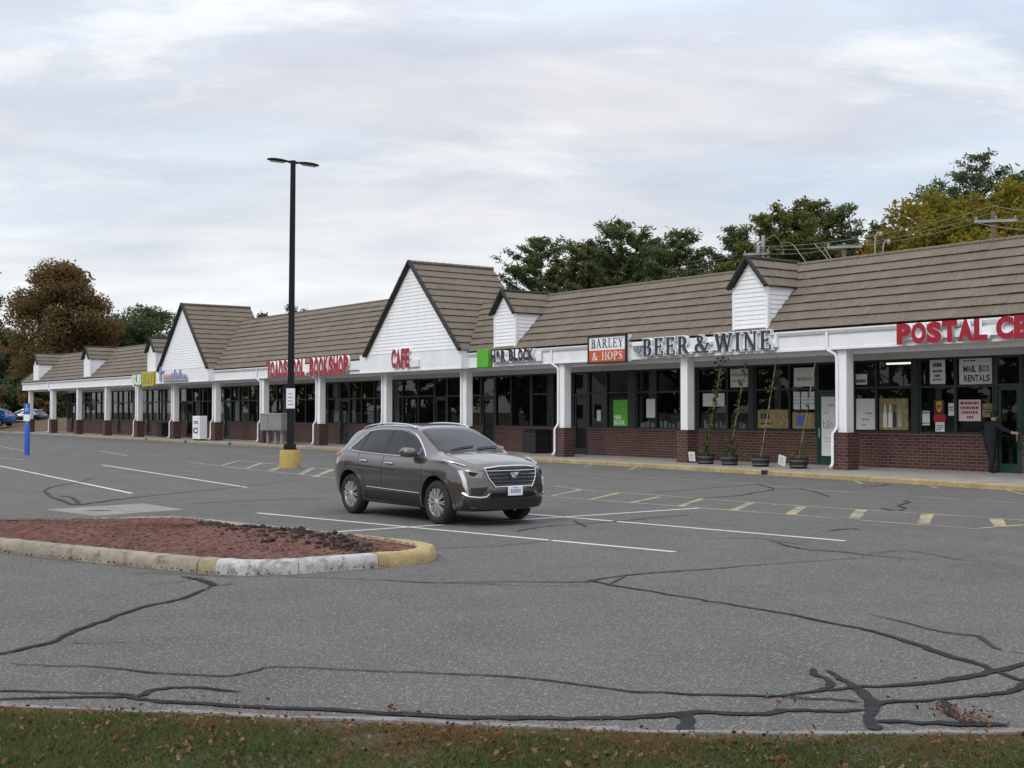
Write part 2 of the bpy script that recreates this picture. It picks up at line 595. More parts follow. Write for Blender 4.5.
m = MB()
m.face([(-230, 5.2, 0), (110, 5.2, 0), (110, 200, 0), (-230, 200, 0)])
lot = tag(m.build('parking_lot', M['asphalt']), kind='structure')

def resample(path, step):
    out = [Vector(path[0])]
    for a, b in zip(path, path[1:]):
        a, b = Vector(a), Vector(b)
        n = max(1, int((b - a).length / step))
        for i in range(1, n + 1):
            out.append(a.lerp(b, i / n))
    return out
def catmull(path, n=5):
    p = [Vector(q) for q in path]
    if len(p) < 3: return p
    p = [p[0] * 2 - p[1]] + p + [p[-1] * 2 - p[-2]]
    out = []
    for i in range(1, len(p) - 2):
        for k in range(n):
            t_ = k / n
            a, b, c_, d = p[i - 1], p[i], p[i + 1], p[i + 2]
            out.append(0.5 * ((2 * b) + (c_ - a) * t_ + (2 * a - 5 * b + 4 * c_ - d) * t_ ** 2 + (3 * b - a - 3 * c_ + d) * t_ ** 3))
    out.append(p[-2])
    return out
_strip = [0]
def strip(name, path, width, z, mat, parent=lot, jit=0.0, wj=0.0, step=0.2, taper=False):
    """a ribbon lying on the ground; path in world xy"""
    _strip[0] += 1
    z = z + 0.0001 * (_strip[0] % 45)
    p = resample([(q[0], q[1], 0) for q in path], step)
    n = len(p)
    ws = width if isinstance(width, (list, tuple)) else [width]
    v, f = [], []
    jx = 0
    for i, q in enumerate(p):
        t_ = (p[min(i + 1, n - 1)] - p[max(i - 1, 0)]).normalized()
        nn = Vector((-t_.y, t_.x, 0))
        s_ = i / max(1, n - 1) * (len(ws) - 1)
        k = min(int(s_), len(ws) - 2) if len(ws) > 1 else 0
        wd = ws[0] if len(ws) == 1 else ws[k] + (ws[k + 1] - ws[k]) * (s_ - k)
        jx = jx * 0.7 + random.gauss(0, jit)
        wa = wd / 2 * (1 + random.uniform(-wj, wj))
        wb = wd / 2 * (1 + random.uniform(-wj, wj))
        if taper and (i == 0 or i == n - 1):
            wa *= 0.25; wb *= 0.25
        a, b = q + nn * (wa + jx), q + nn * (jx - wb)
        v += [(a.x, a.y, z), (b.x, b.y, z)]
        if i: f.append((2 * i - 2, 2 * i - 1, 2 * i + 1, 2 * i))
    m = MB(); m.raw(v, f)
    o = m.build(name, mat, parent, fix=False)
    return o
def pxp(pts, z=0.0): return [gp(a, b, z) for a, b in pts]

m = MB()
pp = [gp(*q) for q in [(45, 509.5), (95, 516), (184, 509.5), (143, 503.5)]]
m.face([(a, b, 0.002) for a, b in pp])
m.build('concrete_patch', M['patch_concrete'], lot)
strip('oil_stain', pxp([(82, 511), (96, 510.4), (113, 511)]), [0.05, 0.22, 0.18, 0.04], 0.003, M['tar_thin'], wj=0.4)

WH, WW, YE, YW = M['line_white'], M['line_white_worn'], M['line_yellow'], M['line_yellow_worn']
for pts, wd, mt in [
    ([(257, 513), (675, 552)], 0.105, WH), ([(505, 512), (845, 541)], 0.105, WH), ([(296, 534.5), (702, 508)], 0.10, WH),
    ([(-40, 462), (0, 466), (132, 493.5)], 0.105, WH), ([(102, 465), (247, 487.5)], 0.105, WH), ([(92, 518.5), (112, 521.5)], 0.1, WH),
    ([(-30, 455.5), (25, 460)], 0.1, WW), ([(180, 471), (256, 472)], 0.09, WW),
    ([(560, 472), (590, 474), (750, 484), (805, 489.5), (1018, 503), (1080, 507)], 0.09, YW), ([(620, 468), (800, 476.5), (900, 483)], 0.08, WW),
    ([(555, 486), (580, 489.5), (776, 504.5), (953, 515.5), (1060, 523)], 0.10, YE), ([(520, 494), (542.5, 496), (775, 513.7), (973, 529), (1024, 525)], 0.10, YE),
    ([(552, 496), (582, 489.5)], 0.16, YE), ([(588, 500), (619, 493)], 0.16, YE), ([(630, 503), (659, 497)], 0.18, YE), ([(680, 506.5), (701, 499)], 0.2, YE),
    ([(733, 510.5), (751, 503)], 0.24, YE), ([(790, 514.5), (802, 507)], 0.28, YE), ([(854, 519), (862, 510)], 0.3, YE), ([(923, 524), (928, 514.5)], 0.3, YE),
    ([(1001, 527), (996, 519)], 0.3, YE),
    ([(584, 467), (592, 465)], 0.16, YE), ([(629, 470), (637, 467)], 0.2, YE), ([(853, 480), (862, 484)], 0.16, YE), ([(923, 484), (937, 488.5)], 0.16, YE),
    ([(1006, 490), (1023, 494.5)], 0.16, YE),
    ([(187, 462), (240, 468.5), (333, 478), (360, 481)], 0.13, YW), ([(238, 460.7), (326, 469), (345, 471)], 0.13, YW), ([(222, 465.5), (238, 461)], 0.16, YW),
    ([(246, 468.5), (262, 463)], 0.16, YW), ([(300, 474.5), (313, 468)], 0.2, YW), ([(314, 477), (332, 470)], 0.2, YW), ([(270, 471), (284, 465.5)], 0.2, YW),
    ([(-10, 444.5), (32, 452.5), (130, 456)], 0.13, YW), ([(60, 450), (110, 452), (165, 455.5)], 0.12, YW), ([(100, 451), (128, 456)], 0.14, YW),
    ([(55, 458.6), (84, 458)], 0.35, M['line_blue_worn'])]:
    strip('painted_line', pxp(pts), wd * (.72 if mt is YE and wd > .14 else 1), 0.003, mt, wj=0.1, step=0.5)

TAR, THN = M['tar'], M['tar_thin']
for pts, wd, mt in [
    ([(-60, 662), (0, 654), (30, 648), (55, 642), (66, 635), (78, 630), (100, 622), (125, 614), (150, 606), (178, 600), (197, 593), (208, 588)], [.04, .07, .05, .08, .06, .05, .06, .03], TAR),
    ([(208, 588), (214, 584), (196, 579), (181, 577)], [.03, .06, .08, .06], TAR), ([(133, 575), (150, 573.5), (190, 575), (240, 578)], .03, THN),
    ([(196, 580), (215, 586), (233, 584)], .04, TAR), ([(145, 585), (180, 582), (205, 577)], .025, THN),
    ([(65, 643), (90, 644), (130, 643)], .02, THN), ([(10, 664), (60, 667), (100, 668), (150, 673), (215, 677), (235, 676), (256, 671), (275, 668), (330, 669), (400, 672), (500, 677), (556, 682), (600, 688), (640, 692), (690, 694.5), (740, 696.5), (780, 697)], [.022, .03, .03, .025, .03, .04, .05], TAR),
    ([(780, 697), (803, 693), (823, 689), (829, 685), (824, 679), (813, 674), (811, 669)], [.03, .04, .06, .06, .05], TAR),
    ([(-60, 703), (0, 700), (50, 699), (90, 697.5), (120, 697.5), (140, 699), (160, 702), (200, 704), (258, 708), (330, 711), (402, 714.5), (475, 718.5), (520, 719.5), (560, 720), (600, 719.5), (640, 718), (700, 713), (745, 714.5), (768, 714), (785, 711), (810, 710.5), (840, 712.5), (865, 710.5)], [.03, .05, .05, .07, .08, .09, .10, .09, .10, .09, .07, .06], TAR),
    ([(-40, 693), (0, 692), (60, 692.5), (110, 694.5), (135, 697)], .035, TAR), ([(136, 697.5), (150, 691), (165, 688.5), (185, 687.5), (205, 688.5), (225, 691), (243, 693)], [.07, .06, .05, .05, .02], TAR),
    ([(685, 714), (687, 722), (688, 733)], [.12, .10, .12], TAR),
    ([(585, 580), (600, 583), (612, 586), (640, 590), (700, 600), (768, 611), (800, 617), (850, 627), (870, 631), (905, 642), (935, 652), (960, 660), (975, 664), (995, 673), (1024, 682), (1070, 690)], [.05, .05, .04, .04, .04, .05, .06, .09, .08, .06, .09], TAR),
    ([(590, 581), (608, 578), (640, 574), (700, 570), (768, 564.5), (865, 558)], [.06, .05, .03, .02], THN), ([(608, 586), (616, 580), (626, 577)], .04, THN),
    ([(596, 582), (560, 582.5), (500, 582), (430, 583), (380, 580)], [.07, .03, .02], THN), ([(590, 585), (540, 586.5), (470, 584.5)], .02, THN), ([(280, 577), (350, 579), (420, 582), (505, 584.5)], .028, THN),
    ([(826, 670.5), (840, 678), (850, 684), (860, 691), (868, 699), (870, 706), (869, 715), (871, 725), (880, 731)], [.04, .06, .08, .085, .09, .085, .10], TAR),
    ([(765, 698.5), (800, 694), (850, 689), (880, 687), (920, 684), (950, 681), (975, 676), (990, 672.5), (1012, 668), (1024, 664), (1060, 655)], [.03, .05, .08, .09, .09, .08, .09], TAR),
    ([(768, 696), (800, 698.5), (830, 700), (860, 703)], [.03, .05], TAR), ([(866, 708), (885, 704), (910, 701.5), (935, 701), (975, 697.5), (1005, 693.5), (1018, 690), (1026, 684), (1030, 679)], [.10, .06, .05, .09, .09, .11], TAR),
    ([(942, 700.5), (950, 711), (958, 717), (966, 722), (975, 727)], [.09, .085, .09], TAR), ([(873, 722.5), (900, 722.5), (930, 724), (970, 726), (1010, 726)], [.06, .07, .09, .08], TAR),
    ([(866, 614), (890, 619), (925, 629), (955, 634), (978, 637), (990, 645), (1003, 651)], [.02, .03, .035, .05, .03], THN), ([(1005, 652), (1040, 655)], .03, THN),
    ([(430, 549), (500, 546), (540, 542), (552, 540)], .03, THN), ([(515, 532), (545, 527), (580, 524.5), (622, 521), (690, 515)], [.04, .06, .04], THN),
    ([(574, 521), (586, 527)], .06, THN), ([(755, 484), (768, 487), (773, 490), (755, 493), (735, 496), (690, 499)], .07, THN), ([(755, 484.5), (700, 489), (655, 493)], .05, THN), ([(762, 481), (774, 482)], .06, THN),
    ([(904, 500.5), (909, 502.5), (899, 506), (906, 508.5)], .09, THN), ([(880, 508), (895, 511), (905, 509)], .06, THN), ([(770, 541), (800, 549), (840, 552), (872, 556), (920, 560)], [.02, .05, .06, .03], THN), ([(860, 556), (905, 551), (960, 560), (1010, 563)], .03, THN),
    ([(826, 531), (850, 529), (862, 530)], .08, THN), ([(700, 539), (760, 539), (800, 545)], .03, THN),
    ([(95, 478), (80, 482), (55, 486.5), (45, 490.5), (50, 496), (62, 501), (78, 505), (100, 502), (150, 496), (200, 491), (240, 487), (290, 481), (315, 479)], [.03, .05, .08, .10, .09, .06, .04, .03], THN),
    ([(58, 496), (72, 498), (80, 505)], .09, THN), ([(120, 474), (145, 473)], .1, THN), ([(190, 504), (240, 501), (330, 498.5)], .05, THN), ([(460, 585), (462, 586)], .02, THN),
    ([(890, 484), (880, 486), (860, 487.5)], .06, THN), ([(768, 489), (800, 489), (830, 497)], .05, THN)]:
    strip('crack_seal', catmull([(*q, 0) for q in pxp(pts)], 4), ([q * .88 for q in wd] if isinstance(wd, list) else wd * .8), 0.0085, mt, jit=0.009, wj=0.36, step=0.09, taper=True)

# ------------------------------------------------------------------ mulched traffic island
isl_out = [(-9.9, 19.2), (-6.95, 16.89), (-5.2, 15.66), (-3.88, 14.79), (-3.4, 14.55), (-2.94, 14.46), (-2.5, 14.60), (-2.17, 14.82), (-1.38, 15.33), (-1.10, 15.65),
           (-0.98, 16.1), (-1.08, 16.6), (-1.5, 17.1), (-3.2, 18.7), (-5.0, 20.35), (-5.4, 20.62), (-5.9, 20.72), (-7.5, 20.2), (-9.7, 19.5)]
def closed_smooth(pts, n):
    p = [Vector((a, b, 0)) for a, b in pts]
    N = len(p); out = []
    for i in range(N):
        a, b, c_, d = p[i - 1], p[i], p[(i + 1) % N], p[(i + 2) % N]
        L = max(1, int((c_ - b).length / n))
        for k in range(L):
            t_ = k / L
            out.append(0.5 * ((2 * b) + (c_ - a) * t_ + (2 * a - 5 * b + 4 * c_ - d) * t_ ** 2 + (3 * b - a - 3 * c_ + d) * t_ ** 3))
    return out
ring = closed_smooth(isl_out, 0.10)
NR = len(ring)
island = tag(empty('traffic_island', (-4.5, 17.6, 0)), kind='structure')
icx = Vector((-4.5, 17.6, 0))
inn = []
for i in range(NR):
    t_ = (ring[(i + 2) % NR] - ring[i - 2]).normalized()
    inn.append(Vector((-t_.y, t_.x, 0)))       # outline runs counter-clockwise: left is inwards
if (ring[10] + inn[10] - icx).length > (ring[10] - icx).length:
    inn = [-q for q in inn]
def island_stone(i0, i1, mat):
    prof = [(0.0, -0.02), (0.004, 0.06), (0.012, 0.115), (0.045, 0.158), (0.12, 0.17), (0.21, 0.165), (0.25, 0.13), (0.26, 0.02)]
    v, f = [], []
    idx = list(range(i0, i1 + 1))
    K = len(prof)
    for a, i in enumerate(idx):
        q, nn = ring[i % NR], inn[i % NR]
        chip = max(0, random.gauss(-0.3, 0.8)) * 0.012
        for k, (d, h) in enumerate(prof):
            jd = random.gauss(0, 0.004) + (chip if 2 <= k <= 3 else 0)
            jh = random.gauss(0, 0.003) - (chip if 2 <= k <= 3 else 0)
            if a in (0, len(idx) - 1):
                jd += 0.006
            p_ = q + nn * (d + jd) - icx
            if a == 0: p_ += (ring[(i + 1) % NR] - q) * 0.08
            v.append((p_.x, p_.y, h + jh))
        if a:
            b = (a - 1) * K
            for k in range(K - 1):
                f.append((b + k, b + k + 1, b + K + k + 1, b + K + k))
    f.append(tuple(range(K - 1, -1, -1)))
    f.append(tuple((len(idx) - 1) * K + k for k in range(K)))
    m = MB(); m.raw(v, f)
    return m.build('kerb_stone', mat, island, smooth=True)
i = 0
while i < NR:
    n = min(random.randint(14, 19), NR - i)
    x = ring[(i + n // 2) % NR].x
    y = ring[(i + n // 2) % NR].y
    front = y < 17.0
    # short stones where the paint changes
    bx = ring[i].x
    mt = M['kerb_concrete']
    if front:
        if -3.86 < bx < -3.6: n = 3; mt = M['kerb_yellow_worn']
        elif -3.6 <= bx < -2.1: mt = M['kerb_white']; n = min(n, 9)
        elif bx >= -2.1: mt = M['kerb_yellow']
        elif bx < -3.86:
            # stop this stone at the paint edge
            for k in range(n):
                if ring[(i + k) % NR].x > -3.86 and ring[(i + k) % NR].y < 17:
                    n = max(2, k); break
    elif bx > -1.6:
        mt = M['kerb_yellow_worn']
    island_stone(i, min(i + n, NR), mt)
    i += n
# mulch bed: a low mound inside the kerb
v, f = [], []
RG = 34
for k in range(RG + 1):
    s_ = 1 - k / RG
    for i in range(NR):
        q = ring[i] + inn[i] * 0.24
        p_ = icx + (q - icx) * s_ - icx
        dd = (q - icx).length * (1 - s_)
        h = 0.125 + 0.10 * min(1, dd / 1.3) + 0.07 * min(1, dd / 3) + (rng.normal(0, 0.006) if k else 0)
        v.append((p_.x, p_.y, h))
    if k:
        b = (k - 1) * NR
        for i in range(NR):
            j = (i + 1) % NR
            f.append((b + i, b + j, b + NR + j, b + NR + i))
def mulch_h(x, y):
    c0 = Vector((x, y, 0)) - icx
    best = min(range(0, NR, 3), key=lambda i: -((ring[i] - icx).normalized().dot(c0.normalized())) if c0.length > 1e-4 else 0)
    L = (ring[best] + inn[best] * 0.24 - icx).length
    dd = max(0, L - c0.length)
    return (0.125 + 0.10 * min(1, dd / 1.3) + 0.07 * min(1, dd / 3)), dd
m = MB(); m.raw(v, f)
chips = 0
while chips < 11000:
    x, y = random.uniform(-9.5, -1), random.uniform(14.5, 20.7)
    # keep to the bed
    c0 = Vector((x, y, 0)) - icx
    an = math.atan2(c0.y, c0.x)
    h, dd = mulch_h(x, y)
    if dd < 0.03: chips += 0.2; continue
    L, wd = random.uniform(0.010, 0.032), random.uniform(0.005, 0.011)
    a = random.uniform(0, 6.28); tl = random.gauss(0, 0.16)
    ux = Vector((math.cos(a), math.sin(a), math.sin(tl) * 0.5)) * L
    uy = Vector((-math.sin(a), math.cos(a), random.gauss(0, 0.15))) * wd
    c_ = Vector((c0.x, c0.y, h + random.uniform(0.003, 0.009)))
    m.face([c_ - ux - uy, c_ + ux - uy, c_ + ux + uy, c_ - ux + uy])
    chips += 1
m.build('mulch_bed', M['mulch'], island, fix=False)
# dug-up dark soil along the back of the bed
m = MB()
for k in range(430):
    s_ = random.random()
    px = 205 + 165 * s_ + random.gauss(0, 9)
    py = 524.5 + 18 * s_ + random.gauss(0, 2.0 + 2.2 * math.sin(s_ * 3.1))
    x, y = gp(px, py, 0.26)
    h, dd = mulch_h(x, y)
    if dd < 0.1: continue
    r = min(0.045, random.expovariate(1 / 0.012) + 0.007)
    c_ = Vector((x, y, h + r * 0.35)) - icx
    bm = bmesh.new()
    bmesh.ops.create_icosphere(bm, subdivisions=1, radius=1)
    for q in bm.verts:
        q.co = q.co * random.uniform(0.5, 1.3)
    m.raw([c_ + Vector((q.co.x * r * 1.5, q.co.y * r * 1.2, q.co.z * r)) for q in bm.verts], [tuple(x_.index for x_ in fc.verts) for fc in bm.faces])
    bm.free()
tag(m.build('soil_clods', M['soil_dark'], island, fix=False), kind='stuff')

# ------------------------------------------------------------------ grass verge at the near edge
m = MB()
xs = [-60 + 1.0 * i for i in range(50)] + [-10 + 0.35 * i for i in range(58)] + [10.5 + 2 * i for i in range(25)]
prev = None
for x in xs:
    e = grass_edge(x)
    prof = [(e - 0.095, 0.045), (e - 0.22, 0.06), (e - 0.45, 0.085), (e - 0.9, 0.10), (e - 2.0, 0.11), (2.0, 0.13), (-6, 0.12), (-40, 0.1)]
    if prev:
        for k in range(len(prof) - 1):
            m.face([(prev[0], *prev[1][k + 1]), (x, *prof[k + 1]), (x, *prof[k]), (prev[0], *prev[1][k])])
    prev = (x, prof)
tag(m.build('grass_verge', M['turf_soil']), kind='structure')
# granite edging
edge = empty('granite_edging', (0, 7.4, 0))
tag(edge, kind='structure')
x = -24.0
while x < 16:
    L = random.uniform(1.7, 2.3)
    m = MB()
    a, b = x, x + L - 0.012
    n = 8
    jit = random.gauss(0, 0.008); hz_ = random.gauss(0, 0.004)
    v, f = [], []
    for k in range(n + 1):
        xx = a + (b - a) * k / n
        e = grass_edge(xx) + jit
        r1, r2 = random.gauss(0, 0.006), random.gauss(0, 0.006)
        v += [(xx, e - 7.4, -0.01), (xx, e - 0.01 - 7.4 + r1, 0.055 + hz_ + r2), (xx, e - 0.095 - 7.4 + r2, 0.060 + hz_ + r1 * 0.4), (xx, e - 0.10 - 7.4, -0.01)]
        if k:
            q = 4 * (k - 1)
            for j in range(3):
                f.append((q + j, q + j + 4, q + j + 5, q + j + 1))
    f += [(0, 1, 2, 3), (4 * n + 3, 4 * n + 2, 4 * n + 1, 4 * n)]
    m.raw(v, f)
    m.build('edging_stone', M['granite'], edge)
    x += L

def quads_mesh(name, P, U, V, mat, parent=None, tri=False, dia=False):
    """many loose leaf faces at once; P centres, U and V half axes (n,3)"""
    n = len(P)
    if tri:
        co = np.stack([P - V, P + V, P + U], 1).reshape(-1, 3)
        k = 3
    else:
        co = np.stack(([P - U, P + V, P + U, P - V] if dia else [P - U - V, P + U - V, P + U + V, P - U + V]), 1).reshape(-1, 3)
        k = 4
    me = bpy.data.meshes.new(name)
    me.vertices.add(n * k); me.loops.add(n * k); me.polygons.add(n)
    me.vertices.foreach_set('co', co.astype(np.float32).ravel())
    me.loops.foreach_set('vertex_index', np.arange(n * k, dtype=np.int32))
    me.polygons.foreach_set('loop_start', np.arange(0, n * k, k, dtype=np.int32))
    me.update(calc_edges=True)
    me.materials.append(mat)
    o = bpy.data.objects.new(name, me)
    COL.objects.link(o)
    if parent: o.parent = parent
    return o

n = 260000
gx = rng.uniform(-7, 7, n)
ge = np.array([grass_edge(x) for x in gx])
gy = ge - 0.075 - rng.uniform(0, 1, n) ** 1.15 * 2.1
dens = np.sin(gx * 2.3 + 1.0) * 0.5 + np.sin(gx * 5.1 + gy * 4.0) * 0.35 + np.sin(gx * 11 - gy * 9) * 0.3 + rng.normal(0, 0.5, n)
keep = dens > -0.55 - 0.5 * np.clip((ge - gy - 0.2) / 1, 0, 1)
gx, gy, dens, ge = gx[keep], gy[keep], dens[keep], ge[keep]
n = len(gx)
hh = rng.uniform(0.015, 0.045, n) * (0.65 + 0.5 * np.clip(dens + 0.3, 0, 1.6)) * np.clip(0.35 + (ge - gy) * 1.2, 0.3, 1.0)
an = rng.uniform(0, 6.28, n)
lean = rng.normal(0, 0.9, (n, 2))
P = np.stack([gx, gy, 0.045 + 0.055 * np.clip((ge - gy - 0.12) / 0.4, 0, 1)], 1)
U = np.stack([lean[:, 0] * hh, lean[:, 1] * hh, hh], 1)
V = np.stack([np.cos(an), np.sin(an), np.zeros(n)], 1) * rng.uniform(0.003, 0.0075, n)[:, None]
# dry, rusty blades take over towards the edging and in worn patches
dry = (np.sin(gx * 1.7 + 2.0) * .5 + np.sin(gx * 4.3 - gy * 3.1) * .5 + np.sin(gx * 9.1 + gy * 7.7) * .35 + rng.normal(0, .45, n) + 1.25 - (ge - gy) * 1.7) > .22
U[dry, 2] *= .6
tag(quads_mesh('grass', P[~dry], U[~dry], V[~dry], M['fol_grass'], tri=True), kind='stuff')
tag(quads_mesh('dry_grass', P[dry], U[dry], V[dry], M['fol_dry'], tri=True), kind='stuff')

# fallen leaves on the grass, more against the kerb and in a drift at the right
def leaves(name, xy, z, smin, smax, mat):
    n = len(xy)
    a = rng.uniform(0, 6.28, n)
    sz = rng.uniform(smin, smax, n)
    tl = rng.normal(0, 0.45, n); tl2 = rng.normal(0, 0.45, n)
    P = np.stack([xy[:, 0], xy[:, 1], z + rng.uniform(0.005, 0.03, n)], 1)
    U = np.stack([np.cos(a) * np.cos(tl), np.sin(a) * np.cos(tl), np.sin(tl)], 1) * sz[:, None]
    V = np.stack([-np.sin(a) * np.cos(tl2), np.cos(a) * np.cos(tl2), np.sin(tl2)], 1) * (sz * 0.6)[:, None]
    # two bent halves per leaf
    V2 = V * 1.0; V2[:, 2] += sz * 0.5
    return P, U, V, V2
def leaf_obj(name, xy, z, smin, smax):
    P, U, V, V2 = leaves(name, xy, z, smin, smax, None)
    PA = np.concatenate([P + V * 0.45, P - V2 * 0.45, P]); UA = np.concatenate([U, U * .9, V * 1.3]); VA = np.concatenate([V * 0.8, V2 * 0.8, U * .45])
    return tag(quads_mesh(name, PA, UA, VA, M['fol_litter'], dia=True), kind='stuff')
n = 3200
lx = rng.uniform(-7, 7, n)
ly = np.array([grass_edge(x) for x in lx]) - 0.12 - np.abs(rng.normal(0, 0.9, n))
lz = 0.06 + 0.055 * np.clip((np.array([grass_edge(x) for x in lx]) - ly - 0.12) / 0.4, 0, 1)
d1 = np.array([gp(940 + rng.normal(0, 14) + 45 * k, 712 + 14 * k + rng.normal(0, 3)) for k in rng.uniform(0, 1, 90)])
d2 = np.concatenate([np.array([gp(c_[0] + rng.normal(0, 10), c_[1] + rng.normal(0, 2)) for _ in range(9)]) for c_ in [(190, 702), (248, 707), (405, 714), (575, 692), (795, 704), (880, 698)]])
d3 = np.stack([rng.uniform(-6, 6, 90), np.zeros(90)], 1)
d3[:, 1] = [grass_edge(x) + abs(random.gauss(0, 0.12)) + 0.02 for x in d3[:, 0]]
d4 = np.array([gp(rng.uniform(0, 1024), rng.uniform(560, 700)) for _ in range(16)])
fr_ = [i for i in range(NR) if ring[i].y < 17 and ring[i].x < -1.3]
d5 = np.array([[(ring[i] - inn[i] * (0.03 + abs(random.gauss(0, .05)))).x, (ring[i] - inn[i] * (0.03 + abs(random.gauss(0, .05)))).y] for i in (random.choice(fr_) for _ in range(240))])
d4 = np.concatenate([d4, d5])
allp = np.concatenate([np.stack([lx, ly], 1), d1, d2, d3, d4])
zz_ = np.concatenate([lz, np.full(len(d1) + len(d2) + len(d3) + len(d4), 0.02)])
leaf_obj('fallen_leaves', allp, zz_, 0.007, 0.022)
# ------------------------------------------------------------------ walkway, kerb, bank (building frame)
def frame_obj(o, z=WALK):
    o.location = (BO.x, BO.y, z)
    o.rotation_euler = (0, 0, BANG)
    return o
KERB = [(-150, -1.45), (-60, -1.5), (-25, -1.68), (-9.4, -1.9), (-4, -2.25), (2, -2.75), (8, -3.35), (24, -4.6)]
def kerb_y(x):
    for (a, b), (c, d) in zip(KERB, KERB[1:]):
        if x <= c: return b + (d - b) * (x - a) / (c - a)
    return KERB[-1][1]
m = MB()
xs = [-92.0] + [x for x in range(-91, 25, 2)]
for a, b in zip(xs, xs[1:]):
    m.face([(a, kerb_y(a) + 0.16, -0.002), (b, kerb_y(b) + 0.16, -0.002), (b, 2.3, 0.0), (a, 2.3, 0.0)])
m.box(-92, 24, 2.3, 20, -0.12, -0.004)
walk = frame_obj(tag(m.build('walkway', M['walk_concrete']), kind='structure'))
kerb = frame_obj(tag(empty('kerb'), kind='structure'))
x = -150.0
drains = [-1.05, -14.3, -21.6, -35.4, -42.6, -49.4, -56.4]
while x < 23:
    L = 3.0 if x > -100 else 10.0
    b = min(x + L - 0.012, 24)
    mt = M['kerb_yellow'] if x > -17 else (M['kerb_yellow_worn'] if x > -70 else M['kerb_concrete'])
    m = MB()
    n = 5
    v, f = [], []
    for k in range(n + 1):
        xx = x + (b - x) * k / n
        y = kerb_y(xx) + random.gauss(0, 0.004)
        hz_ = random.gauss(0, 0.003)
        v += [(xx, y, -0.15), (xx, y + 0.012, -0.02 + hz_), (xx, y + 0.04, 0.006 + hz_), (xx, y + 0.16, 0.006), (xx, y + 0.165, -0.15)]
        if k:
            q = 5 * (k - 1)
            for j in range(4):
                f.append((q + j, q + j + 1, q + j + 6, q + j + 5))
    f += [(4, 3, 2, 1, 0), tuple(5 * n + j for j in range(5))]
    m.raw(v, f)
    m.build('kerb_stone', mt, kerb)
    x += L
for d in drains:
    m = MB()
    y = kerb_y(d)
    m.box(d - 0.13, d + 0.13, y - 0.006, y + 0.1, -0.115, 0.0105)
    m.build('drain_outlet', M['black_plastic'], kerb)
# leafy bank past the end of the building
m = MB()
gx_ = [-300, -220, -170] + [-150 + 4 * i for i in range(15)] + [-92.2]
gy_ = [-1.28, -0.4, 0.6, 2, 4, 7, 11, 18, 30, 60, 140]
def bank_h(x, y):
    s_ = min(1, max(0, (y + 1.28) / 9))
    e = min(1, max(0, (-92 - x) / 6))
    return -0.02 + (0.02 + 1.15 * s_ * s_ * (3 - 2 * s_)) * e + 0.05 * math.sin(x * 0.7) * s_
V_ = [[(x, y, bank_h(x, y)) for y in gy_] for x in gx_]
for i in range(len(gx_) - 1):
    for j in range(len(gy_) - 1):
        m.face([V_[i][j], V_[i + 1][j], V_[i + 1][j + 1], V_[i][j + 1]])
frame_obj(tag(m.build('leaf_bank', M['leaf_litter']), kind='structure'))

# ------------------------------------------------------------------ the row of shops
plaza = empty('shopping_plaza', BO, BANG, label='long low white shop row with brown shake roof, dormers and steep white gables', cat='building')
XL, XR, FY, WY = -91.1, 24.0, -0.30, 2.2
FZ0, FZ1, EAVE = 3.69, 4.30, 4.40
RY1, RZ1 = 2.0, 6.75          # ordinary ridge
RY2, RZ2 = 2.95, 7.70         # higher ridge between the two big gables
G1, G2 = -52.0, -24.2       # centres of the two big gables
white, sid = M['white_paint'], M['white_siding']

# columns on brick bases
bases = []
for j in range(-13, 4):
    cx = 6.88 * j
    m = MB()
    m.box(cx - 0.17, cx + 0.17, -0.17, 0.17, 1.13, FZ0 + 0.03)
    col = m.build('column', white, plaza, bevel=0.008)
    m = MB()
    m.box(cx - 0.27, cx + 0.27, -0.27, 0.27, 0.0, 1.10)
    m.build('column_base', M['brick'], col)
    m = MB()
    m.box(cx - 0.29, cx + 0.29, -0.29, 0.29, 1.10, 1.145)
    m.build('base_cap', M['brick'], col, bevel=0.01)
# fascia, gutter, soffit
def fascia(x0, x1):
    m = MB(); m.box(x0, x1, FY, FY + 0.10, FZ0, FZ1)
    m.box(x0, x1, FY - 0.02, FY, FZ0, FZ0 + 0.07)
    m.build('fascia', white, plaza)
    m = MB()
    prof = [(FY - 0.005, FZ1 - 0.11), (FY - 0.06, FZ1 - 0.10), (FY - 0.115, FZ1 - 0.02), (FY - 0.12, FZ1 + 0.03), (FY - 0.10, FZ1 + 0.03), (FY - 0.05, FZ1 - 0.03), (FY - 0.005, FZ1 - 0.03)]
    m.prism(prof, x0 + 0.01, x1 - 0.01, axis='x')
    m.build('gutter', white, plaza)
fascia(XL, G1 - 4.12); fascia(G1 + 4.12, G2 - 4.12); fascia(G2 + 4.12, XR)
m = MB(); m.box(XL, XL + 0.10, FY + 0.10, 14, FZ0, FZ1); m.build('fascia', white, plaza)
m = MB()
m.box(XL + 0.1, XR, FY + 0.10, WY - 0.05, FZ0 + 0.05, FZ0 + 0.12)
m.box(XL + 0.1, -86.0, WY - 0.05, 14, FZ0 + 0.05, FZ0 + 0.12)
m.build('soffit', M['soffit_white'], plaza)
m = MB()
m.box(XL + 0.1, XR, 0.17, 0.30, FZ0 - 0.14, FZ0 + 0.05)       # beam behind the fascia
m.build('beam', white, plaza)
m = MB(); m.box(-86, XR, WY - 0.04, WY + 0.02, 3.44, FZ0 + 0.05); m.build('frieze', M['soffit_white'], plaza)

